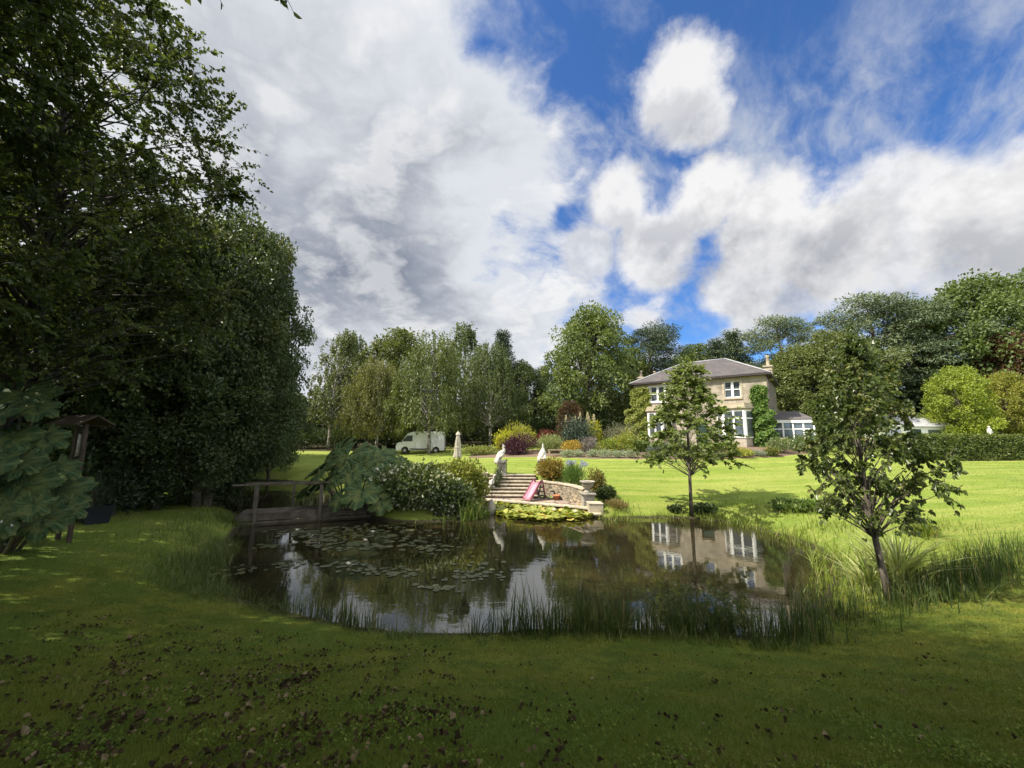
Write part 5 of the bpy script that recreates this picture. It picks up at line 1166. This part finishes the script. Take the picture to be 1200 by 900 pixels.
gunnera('large blue-green gunnera with huge lobed leaves at the right end of the footbridge', (bx, by, H(bx, by)), [
    (408, 535, 19.3, 1.25, -1.9, .75), (382, 548, 18.8, 1.05, -2.6, .8), (436, 541, 19.2, 1.2, -1.1, .7), (424, 576, 17.4, .95, -1.5, .62), (378, 566, 18.2, .8, -2.9, .8), (462, 551, 18.9, .95, -.6, .8), (398, 527, 20.5, 1.0, -2.2, .9), (447, 532, 20.4, 1.0, -.9, .6), (452, 572, 18.0, .75, -.9, .8), (360, 575, 18.0, .6, 2.9, .7), (392, 558, 18.0, .72, -2.2, .95), (412, 556, 17.9, .66, -1.3, 1.0), (444, 560, 18.1, .7, -1.0, .95), (400, 584, 17.3, .6, -1.9, .9), (446, 588, 17.5, .62, -1.2, .9), (372, 550, 19.2, .7, -2.9, .7), (424, 545, 18.6, .75, -1.6, 1.05), (468, 540, 19.6, .75, -.4, .7), (390, 536, 20.0, .8, -2.4, .8)])
bx, by = xat(18, 9.6), 9.6
gunnera('big dark gunnera cut by the left edge, leaves drooping over the lawn', (bx, by, H(bx, by)), [
    (52, 512, 9.9, .5, -.6, .9), (14, 588, 9.1, .6, -1.2, 1.0), (64, 548, 10.0, .55, -.5, .8), (26, 461, 9.8, 0.74, -1.2, .9), (-4, 486, 9.2, 0.66, -1.8, .9), (42, 476, 9.6, 0.47, -.7, .85), (12, 514, 9.4, 0.62, -1.4, .95), (64, 576, 10.2, 0.78, -.7, .95), (24, 571, 9.3, 0.78, -1.3, 1.0), (-14, 551, 8.9, 0.70, -1.8, .9), (49, 606, 9.6, 0.55, -.9, 1.1), (-1, 606, 8.9, 0.62, -1.5, 1.1), (-21, 436, 9.8, 0.70, -1.9, .8), (22, 541, 9.2, 0.47, -1.0, .9), (38, 592, 9.0, 0.35, -.9, 1.1), (78, 596, 10.0, 0.43, -.5, 1.0)])
B('white_flowers', 'small white-flowered plant at the left edge beneath the gunnera', 2, 8.6, 40, 608, lm((.02, .04, .015), (.05, .07, .025), (.7, .7, .7)), n=420, L=.07, W=.05)
B('planter_shrub', 'thin feathery shrub growing in the black planter trough', 118, 13.4, 26, 556, lm((.04, .06, .03), (.07, .09, .045)), n=700, L=.16, W=.03, up=1.4, stems=8)
B('planter_ferns', 'pale-tipped undergrowth behind the bird table', 146, 14.9, 52, 545, lm((.05, .07, .04), (.09, .11, .06), (.3, .3, .25)), n=900, L=.2, W=.06)

# ------------------------------------------------------------------ saplings and the bank plants
kx = ground(810, 605); T_s = tree('sapling', 'sapling', kx.x, kx.y - .05, pt(808, 430, kx.y).z - kx.z, 'slender sapling on the far pond bank in front of the house', rz=.7, wide=1.3)
kx = on_z(1043, 700, .25); tree('sapling', 'alder_sapling', kx.x, kx.y, pt(1030, 394, kx.y).z - .3, 'leaning dark-leaved sapling on the right bank nearest the camera', rz=.0, wide=.78)

def bank(name, label, cat, spots, mat, seed, w=.012, bend=(.05, .45), segs=3, kind='stuff', tall=1.0):
    rng = np.random.default_rng(seed); Bs = []; hs = []
    for px, py, rx, ry, n, h in spots:
        c = on_z(px, py, .1); x = c.x + rng.normal(0, rx, n); y = c.y + rng.normal(0, ry, n); pat = .5 + .5 * np.sin(x * 5.3 + 2.1 * np.sin(y * 3.7)) * np.sin(y * 6.1 + 1.9 * np.sin(x * 4.3)); ok = (pond_sd(x, y) > -.55) & (pat > rng.uniform(-.25, .5, n)); x, y, pat = x[ok], y[ok], pat[ok]; z = np.maximum(Hn(x, y), -.1) - .02
        Bs.append(np.stack([x, y, z], 1)); hs.append(h * tall * rng.uniform(.4, 1.15, len(x)) * (.6 + .62 * pat))
    Bs = np.concatenate(Bs); hs = np.concatenate(hs); n = len(Bs)
    me = blades_mesh(name, Bs, hs, w * rng.uniform(.6, 1.3, n), rng.uniform(0, 6.28, n), np.where(rng.uniform(0, 1, n) > .88, rng.uniform(.7, 1.3, n), rng.uniform(*bend, n)), np.clip(rng.normal(.48, .28, n), 0, 1), segs, rng)
    return tag(link_obj(name, me, None, mat), label, cat, None, kind)
rush_m = lm((.030, .052, .014), (.075, .105, .026), (.18, .15, .06), .28); reed_m = lm((.10, .15, .02), (.20, .24, .035), (.34, .30, .12), .35); tuft_m = lm((.055, .085, .015), (.11, .14, .03), (.18, .17, .07), .3)
bank('rushes', 'dark upright rushes along the near shaded edge of the pond', 'rushes',
     [(345, 708, .35, .15, 90, .5), (385, 718, .4, .14, 150, .68), (425, 731, .25, .12, 100, .6), (555, 741, .22, .08, 50, .55), (590, 740, .22, .09, 110, .85), (630, 740, .26, .10, 260, 1.15), (672, 738, .26, .10, 260, 1.1), (715, 740, .3, .10, 220, 1.0), (755, 740, .28, .10, 160, .9), (905, 750, .35, .15, 150, .9), (940, 743, .4, .2, 210, .95), (975, 722, .4, .25, 220, .9), (1060, 715, .5, .3, 300, .75), (1105, 700, .5, .3, 380, .8), (1140, 690, .5, .35, 380, .8), (1180, 680, .5, .35, 300, .75), (1215, 672, .5, .35, 300, .7)], rush_m, 3, .017, (.03, .35))
bank('willowherb_stems', 'dense dark leafy stems at the near edge before the house reflection', 'waterside plants', [(790, 739, .28, .09, 130, .75), (825, 740, .3, .10, 160, .85), (856, 742, .24, .10, 120, .7)], rush_m, 5, .014, (.1, .6))
def leafy_stems():
    rng = np.random.default_rng(12); P = []
    for px, py, n, h in [(775, 735, 40, .75), (800, 736, 60, .85), (830, 737, 70, .9), (858, 739, 60, .8), (874, 742, 16, .6)]:
        c = on_z(px, py, .05)
        for k in range(n):
            x, y = c.x + rng.normal(0, .25), c.y + rng.normal(0, .15) - .05; m = 16; u = rng.uniform(.1, 1, m); a, b = rng.normal(0, .1, 2)
            P.append(np.stack([x + a * u + rng.normal(0, .02, m), y + b * u + rng.normal(0, .02, m), .05 + u * h * rng.uniform(.6, 1.1)], 1))
    P = np.concatenate(P); n = len(P)
    me = leaf_mesh('bank_foliage', P, rng.normal(0, 1, (n, 3)) * np.array([1, 1, .4]) + np.array([0, 0, .2]), rng.normal(0, .5, (n, 3)) + np.array([0, 0, 1]), rng.uniform(.05, .09, n), rng.uniform(.014, .024, n), rng.uniform(0, 1, n))
    tag(link_obj('bank_foliage', me, None, rush_m), 'small narrow leaves on the dark stems before the house reflection', 'waterside plants', None, 'stuff')
leafy_stems()
bank('bank_grass', 'rough grass tufts fringing the shaded left bank and near edge', 'grass', [(238, 700, .5, .3, 500, .34), (258, 640, .35, .5, 700, .5), (245, 655, .4, .6, 700, .55), (232, 672, .5, .5, 700, .5), (272, 612, .5, .4, 500, .5), (220, 690, .6, .4, 600, .4), (250, 690, .5, .3, 420, 0.30), (225, 665, .5, .5, 540, 0.40), (215, 640, .6, .7, 540, 0.44), (245, 620, .7, .8, 540, 0.44), (265, 606, .6, .5, 360, 0.40), (200, 680, .6, .4, 300, 0.24), (305, 712, .4, .2, 240, 0.24), (470, 744, .4, .15, 300, 0.20), (540, 748, .4, .12, 300, 0.18), (610, 746, .4, .12, 300, 0.20), (700, 746, .4, .12, 300, 0.20), (780, 747, .4, .12, 300, 0.22), (850, 750, .4, .12, 300, 0.22), (910, 756, .3, .12, 240, 0.22), (970, 748, .4, .2, 300, 0.24), (1030, 730, .6, .3, 420, 0.24), (1110, 712, .7, .4, 540, 0.28), (1180, 695, .7, .5, 480, 0.28), (215, 580, 1.2, 1.5, 360, 0.44), (330, 572, 3, 1.5, 300, 0.48)], tuft_m, 7, .011, (.2, .8))
bank('reeds', 'sunlit yellow-green reeds along the far and right pond banks', 'reeds', [(715, 606, .3, .2, 128, 0.59), (790, 604, .6, .25, 148, 0.37), (840, 608, .5, .25, 158, 0.51), (860, 604, .8, .4, 198, 0.44), (930, 612, .9, .6, 248, 0.51), (735, 606, .6, .35, 199, 0.46), (722, 600, .5, .4, 142, 0.51), (770, 606, .5, .3, 123, 0.32), (862, 613, .7, .4, 237, 0.58), (885, 620, .6, .5, 285, 0.68), (915, 630, .6, .5, 332, 0.68), (940, 641, .6, .5, 285, 0.65), (960, 654, .5, .5, 237, 0.62), (972, 672, .5, .5, 237, 0.55), (985, 692, .5, .4, 190, 0.49), (1110, 640, .8, .5, 205, 0.45), (1125, 660, .5, .4, 158, 0.41), (850, 612, .6, .3, 142, 0.39), (985, 628, .9, .5, 332, 0.46)], reed_m, 9, .022, (.1, .6))
bank('iris_leaves', 'bright sword-shaped iris leaves on the bank between the shrubs and the lily mat', 'waterside plants', [(556, 606, .35, .3, 260, 1.15), (566, 602, .25, .25, 180, .9), (540, 612, .5, .2, 220, .6), (520, 614, .5, .2, 160, .5)], lm((.10, .16, .025), (.18, .24, .04), (.28, .28, .08)), 15, .035, (.05, .5))
def fan_plant(label, px, py, n, h, w, mat, seed, name='iris_clump', cat='plant', spread=.22):
    rng = np.random.default_rng(seed); c = on_z(px, py, .2); z = max(0.0, H(c.x, c.y)); t = thing(name, label, cat, (c.x, c.y, z)); az = rng.uniform(0, 6.28, n); rr = np.abs(rng.normal(0, spread, n))
    Bs = np.stack([rr * np.cos(az), rr * np.sin(az), np.full(n, -.05)], 1)
    link_obj('leaves', blades_mesh('leaves', Bs, h * rng.uniform(.6, 1.15, n), w * rng.uniform(.7, 1.2, n), az + rng.normal(0, .4, n), rng.uniform(.25, .95, n), rng.uniform(0, 1, n), 5, rng), t, mat); return t
cream = lm((.26, .30, .10), (.46, .46, .22), (.16, .22, .05), .35)
fan_plant('variegated cream and green iris fountain right of the leaning sapling trunk', 1056, 684, 170, 1.5, .06, cream, 1, spread=.3)
fan_plant('smaller pale striped iris left of the leaning sapling trunk', 1020, 686, 90, 1.15, .05, cream, 2)
fan_plant('arching yellow-green iris clump on the right bank behind the leaning sapling', 1085, 640, 110, 1.0, .04, reed_m, 3)
fan_plant('green iris clump in the reeds below the shadow of the pond sapling', 962, 612, 90, 1.0, .045, lm((.08, .14, .02), (.15, .21, .04)), 4)
fan_plant('pale grassy clump growing at the back of the shaded lawn by the bridge', 205, 578, 80, 1.0, .04, lm((.12, .14, .06), (.22, .23, .12)), 6)
B('waterside_shrub', 'leafy green shrub on the right bank beneath the shadow of the pond sapling', 925, 18.0, 56, 587, lm((.05, .09, .02), (.11, .16, .035), (.24, .28, .10)), depth=.6, n=2600, L=.15, W=.07, two=True)
B('waterside_shrub', 'round pale-leaved plant at the foot of the pond sapling', 822, 19.2, 24, 592, lm((.06, .09, .03), (.12, .15, .06), (.36, .38, .26)), n=900, L=.15, W=.10, two=True)
B('waterside_shrub', 'small dark plant left of the pond sapling on the far bank', 786, 19.4, 14, 592, lm((.03, .05, .02), (.07, .09, .03)), n=500, L=.12)
B('waterside_shrub', 'reddish grassy plant on the bank right of the corner block', 722, 19.6, 26, 594, lm((.16, .12, .05), (.24, .20, .07), (.30, .12, .06)), n=900, L=.2, W=.03, up=1.2)

# ------------------------------------------------------------------ water lilies
def pad_mesh(name, C_, rad, tilt, rng, lift=None):
    n = len(C_); k = 11; a = np.linspace(.22, 2 * np.pi - .22, k - 1); a0 = rng.uniform(0, 6.28, n); V = np.zeros((n, k, 3)); V[:, 0] = C_
    ang = a0[:, None] + a[None]; ca, sa = np.cos(ang), np.sin(ang); tx, ty = rng.normal(0, tilt, n), rng.normal(0, tilt, n); wob = 1 + rng.normal(0, .05, (n, k - 1))
    V[:, 1:, 0] = C_[:, None, 0] + rad[:, None] * ca * wob; V[:, 1:, 1] = C_[:, None, 1] + rad[:, None] * sa * wob
    V[:, 1:, 2] = C_[:, None, 2] + rad[:, None] * (ca * tx[:, None] + sa * ty[:, None]) + .12 * rad[:, None] * tilt * 4; V[:, :, 2] = np.maximum(V[:, :, 2], .008)
    return mesh_np(name, V.reshape(-1, 3), np.arange(n * k).reshape(n, k), np.repeat(rng.uniform(0, 1, n), k))
pad_d = leaf_mat('lily_pad', (.055, .065, .030), (.10, .105, .050), (.15, .11, .05), .05, .30, .6); pad_y = leaf_mat('lily_pad_yellow', (.17, .21, .035), (.34, .34, .07), (.42, .33, .08), .25, .4, .4)
def pad_protos(m, tilt, seed):
    rng = np.random.default_rng(seed); L = []
    for i in range(12):
        me = pad_mesh('pad', np.array([[0, 0, 0.0]]), np.array([1.0]), tilt, rng); me.materials.append(m); L.append(me)
    return L
PADS_D = pad_protos(pad_d, .03, 1); PADS_Y = pad_protos(pad_y, .30, 2)
def put_pad(protos, t, p, r, rng):
    o = link_obj('pad', protos[int(rng.integers(0, 12))], t); o.location = tuple(p); o.scale = (r, r, r * .8); o.rotation_euler = (0, 0, rng.uniform(0, 6.28))
def lily(label, px, py, n, rx, ry, rad, seed, group=None, flowers=0):
    rng = np.random.default_rng(seed); c = on_z(px, py); x = c.x + rng.normal(0, rx, n); y = c.y + rng.normal(0, ry, n); ok = pond_sd(x, y) < -.1; x, y = x[ok], y[ok]; n = len(x)
    if n < 2: return
    t = thing('water_lily', label, 'water lily', (c.x, c.y, 0), 0, group); P = np.stack([x - c.x, y - c.y, rng.uniform(.010, .016, n)], 1)
    for q in range(n): put_pad(PADS_D, t, P[q], rad * rng.uniform(.6, 1.2), rng)
    for f in range(flowers): lily_flower(t, P[f] + np.array([.05, 0, .02]), rng)
def lily_flower(t, p, rng, s=.10):
    n = 18; a = np.arange(n) * 2.399; el = np.linspace(.4, 1.3, n); T_ = np.stack([np.cos(a) * np.cos(el), np.sin(a) * np.cos(el), np.sin(el)], 1)
    link_obj('flower', leaf_mesh('flower', np.repeat([p], n, 0).astype(float), T_, np.stack([-np.cos(a) * np.sin(el), -np.sin(a) * np.sin(el), np.cos(el)], 1), np.full(n, s), np.full(n, s * .4), rng.uniform(0, 1, n), True), t, lm((.75, .70, .66), (.85, .80, .78), None, .2))
for i, (px, py, n, rx, ry, fl) in enumerate([(350, 624, 26, .7, .35, 1), (385, 622, 30, .8, .4, 0), (420, 628, 34, .8, .4, 0), (455, 624, 30, .8, .4, 1), (372, 634, 28, .6, .35, 1), (410, 640, 30, .7, .35, 0), (445, 640, 32, .8, .35, 1), (480, 632, 24, .7, .4, 0),
                                             (505, 642, 22, .6, .3, 0), (265, 671, 24, .4, .25, 0), (335, 662, 14, .4, .2, 0), (400, 662, 26, .45, .25, 1), (430, 668, 22, .4, .2, 0), (470, 671, 20, .35, .2, 0), (545, 676, 26, .45, .25, 0), (575, 672, 20, .4, .2, 0), (520, 690, 16, .3, .15, 0), (440, 618, 26, 1.0, .4, 0), (295, 640, 12, .6, .3, 0), (560, 660, 12, .4, .3, 0)]):
    lily('scattered small lily pads floating on the dark left half of the pond', px, py, n, rx, ry, .085 if py > 650 else .11, 300 + i, 'lily pad patches on the dark water', fl)
def lily_mat():
    rng = np.random.default_rng(91); n = 900; Q = [tuple(on_z(*q)[:2]) for q in [(577, 590), (640, 594), (690, 600), (697, 606), (680, 611), (640, 612), (600, 609), (572, 602)]]; Q = np.array(Q); lo, hi = Q.min(0), Q.max(0)
    x = rng.uniform(lo[0], hi[0], n * 3); y = rng.uniform(lo[1], hi[1], n * 3); ok = inside_poly(x, y, Q); x, y = x[ok][:n], y[ok][:n]; n = len(x); c = np.array([x.mean(), y.mean()])
    t = thing('water_lily', 'dense sunlit mat of crowded yellowing lily leaves below the terrace', 'water lily', (c[0], c[1], 0)); P = np.stack([x - c[0], y - c[1], rng.uniform(.02, .17, n)], 1)
    P = P[np.argsort(P[:, 1])]
    for q in range(100): put_pad(PADS_Y, t, P[q], .17 * rng.uniform(.6, 1.25), rng)
    tag(link_obj('pads', pad_mesh('pads', P[100:], .17 * rng.uniform(.6, 1.25, n - 100), .38, rng), t, pad_y), kind='stuff')
    for p in ((.9, -.9, .25), (1.9, -1.0, .2)): lily_flower(t, np.array(p), rng, .16)
lily_mat()
def heron_stone():
    x, y = xat(576, 19.6, 603), 19.4; m = MB(); rn = random.Random(2); m.lathe([(.16, -.2), (.24, 0), (.22, .28), (.15, .50), (.10, .62), (.02, .68)], n=9, sx=1, sy=.7); m.v = [(a + rn.uniform(-.03, .03), b + rn.uniform(-.03, .03), c + rn.uniform(-.02, .02)) for a, b, c in m.v]
    o = m.build('standing_stone', M['pier']); o.location = (x, y, .02); tag(o, 'upright grey stone at the water edge left of the lily mat', 'stone')
heron_stone()

# ------------------------------------------------------------------ turf, litter and the wood beyond
def turf():
    rng = np.random.default_rng(55); n = 330000; u = rng.uniform(0, 1, n); y = 1.35 * (9.5 / 1.35) ** u; x = y * rng.uniform(-1.5, 1.5, n); ok = pond_sd(x, y) > .02; x, y = x[ok], y[ok]; n = len(x)
    Bs = np.stack([x, y, Hn(x, y) - .006], 1); pat = .5 + .5 * np.sin(x * 2.1 + 1.3 * np.sin(y * 1.7)) * np.sin(y * 2.6 + 1.1 * np.sin(x * 1.3)); h = (.016 + .03 * rng.uniform(0, 1, n) ** 2 * (.4 + pat)) * (1 + .12 * y)
    me = blades_mesh('grass', Bs, h, .0035 * (1 + .18 * y) * rng.uniform(.7, 1.3, n), rng.uniform(0, 6.28, n), rng.uniform(.2, 1, n), np.clip(pat * .6 + rng.uniform(-.2, .45, n), 0, 1), 1, rng)
    tag(link_obj('grass', me, None, lm((.076, .110, .016), (.145, .155, .024), (.20, .19, .06), .3, .7, spec=.1)), 'short mossy turf covering the shaded near bank', 'grass', None, 'stuff')
    n = 150000; u = rng.uniform(0, 1, n); y = 9.5 * (30 / 9.5) ** u; x = y * rng.uniform(-1.45, 1.45, n); ok = (pond_sd(x, y) > .1) & ~inside_poly(x, y, TERR) & ~((np.abs(x - .1) < 1.9) & (y > 22.4) & (y < 25.1)); x, y = x[ok], y[ok]; n = len(x)
    Bs = np.stack([x, y, Hn(x, y) - .01], 1)
    me = blades_mesh('lawn_grass', Bs, .05 + .05 * rng.uniform(0, 1, n) ** 2, .004 * (1 + .15 * y), rng.uniform(0, 6.28, n), rng.uniform(.3, 1, n), rng.uniform(0, 1, n), 1, rng)
    tag(link_obj('lawn_grass', me, None, lm((.135, .21, .025), (.19, .255, .04), (.25, .275, .075), .35, .6)), 'mown lawn grass on the slope between pond and house', 'grass', None, 'stuff')
turf()
def clover():
    rng = np.random.default_rng(57); n = 150000; u = rng.uniform(0, 1, n); y = 1.35 * (8.0 / 1.35) ** u; x = y * rng.uniform(-1.5, 1.5, n)
    pat = np.sin(x * 3.3 + 1.7 * np.sin(y * 2.9)) * np.sin(y * 4.1 + 1.5 * np.sin(x * 2.3)) + .5 * np.sin(x * 8.1 + y * 3) * np.sin(y * 9.3 - x * 2); ok = (pat + rng.normal(0, .5, n) > .75); x, y = x[ok], y[ok]; ok = pond_sd(x, y) > .05; x, y = x[ok], y[ok]; n = len(x)
    s = rng.uniform(.6, 1.5, n); P = np.stack([x, y, Hn(x, y) + rng.uniform(.006, .05, n)], 1)
    me = leaf_mesh('ground_cover', P, rng.normal(0, 1, (n, 3)) * np.array([1, 1, .5]), rng.normal(0, .5, (n, 3)) + np.array([0, 0, 1]), 0.014 * s * (1 + .1 * y), .010 * s * (1 + .1 * y), rng.uniform(0, 1, n), False, .2)
    tag(link_obj('ground_cover', me, None, lm((.075, .125, .018), (.145, .19, .032), (.20, .21, .05), .3, .7, spec=.1)), 'patches of small-leaved moss and clover in the near turf', 'clover', None, 'stuff')
clover()
def litter():
    rng = np.random.default_rng(66); P = []
    for i in range(1250):
        y = 1.5 * (6.9 / 1.5) ** rng.uniform(0, 1); u = rng.normal(-.62, .42) if rng.uniform() < .72 else rng.uniform(-1.45, 1.2); x = y * u
        if pond_sd(np.array([x]), np.array([y]))[0] < .35: continue
        k = int(rng.exponential(3.2 if u < -.1 else 1.1)) + 1; P.append(np.stack([x + rng.normal(0, .035, k) * (1 + .15 * y), y + rng.normal(0, .03, k) * (1 + .15 * y)], 1))
    P = np.concatenate(P); n = len(P); z = Hn(P[:, 0], P[:, 1]) + rng.uniform(.012, .05, n); s = rng.uniform(.55, 1.3, n) * np.where(rng.uniform(0, 1, n) > .93, 1.8, 1)
    me = leaf_mesh('leaf_litter', np.c_[P, z], rng.normal(0, 1, (n, 3)) * np.array([1, 1, .35]), rng.normal(0, .8, (n, 3)) + np.array([0, 0, .8]), .036 * s, .026 * s, rng.uniform(0, 1, n), True, .5)
    tag(link_obj('leaf_litter', me, None, lm((.022, .016, .008), (.070, .050, .028), (.18, .14, .08), .1, .8, spec=.04)), 'dead brown leaves scattered over the mossy near bank', 'leaf litter', None, 'stuff')
litter()
def woodland():
    rng = np.random.default_rng(88); n = 70000; a = rng.uniform(-1.15, 1.12, n); d = rng.uniform(64, 84, n); x = np.sin(a) * d * 1.15; y = np.cos(a) * d * .75 + 18
    n2 = 30000; x2 = rng.uniform(-44, -21, n2); y2 = rng.uniform(8, 60, n2); ok = x2 < -.78 * y2 - 1; x = np.r_[x, x2[ok]]; y = np.r_[y, y2[ok]]; n = len(x)
    hh = 7 + 2.2 * np.sin(x * .23 + 1) + 1.6 * np.sin(x * .61 + y * .2) + np.where(x < -20, 2.5, 0); z = Hn(x, y) + hh * rng.uniform(0, 1, n)
    me = leaf_mesh('woodland', np.stack([x, y, z], 1), rng.normal(0, 1, (n, 3)), rng.normal(0, 1, (n, 3)), rng.uniform(.5, 1.0, n), rng.uniform(.35, .7, n), rng.uniform(0, 1, n))
    tag(link_obj('woodland', me, None, lm((.025, .04, .015), (.05, .07, .025), None, .15)), 'dark mass of woodland closing off the garden behind the trees', 'woodland', None, 'stuff')
woodland()

def hanging_branch(root):
    rng = np.random.default_rng(19); Mi = (Matrix.Translation(root.location) @ Matrix.Rotation(root.rotation_euler.z, 4, 'Z') @ Matrix.Diagonal((*root.scale, 1))).inverted()
    A = root.location + Vector((.2, .2, 11.5)); m = MB(); P = []; T_ = []
    for px, py, Y, n in [(345, 16, 4.6, 20), (330, 0, 4.5, 16), (262, 8, 4.8, 10), (232, -6, 4.9, 10), (352, -14, 4.6, 12)]:
        e = pt(px, py, Y); s0 = pt(px - 60, py - 110, Y - .9); m.tube([A, A.lerp(s0, .55) + Vector((0, 0, .5)), s0, s0.lerp(e, .6) + Vector((0, 0, .04)), e], [.06, .035, .014, .007, .003], 5)
        for k in range(n):
            u = rng.uniform(.3, 1); q = s0.lerp(e, u); P.append(tuple(q)); d = (e - s0).normalized(); T_.append((d.x * .5 + rng.normal(0, .5), d.y * .5 + rng.normal(0, .5), -.7 + rng.normal(0, .25)))
    b = m.build('hanging_branch', M['bark_dark'], root); b.matrix_basis = Mi; n = len(P)
    l = link_obj('leaves', leaf_mesh('leaves', np.array(P), np.array(T_), rng.normal(0, 1, (n, 3)), rng.uniform(.10, .15, n), rng.uniform(.05, .08, n), rng.uniform(0, 1, n), True), b, M['leaf_near'])
hanging_branch(next(o for o in C.objects if o.get('label') == 'tall birch beside the camera shading the near bank'))
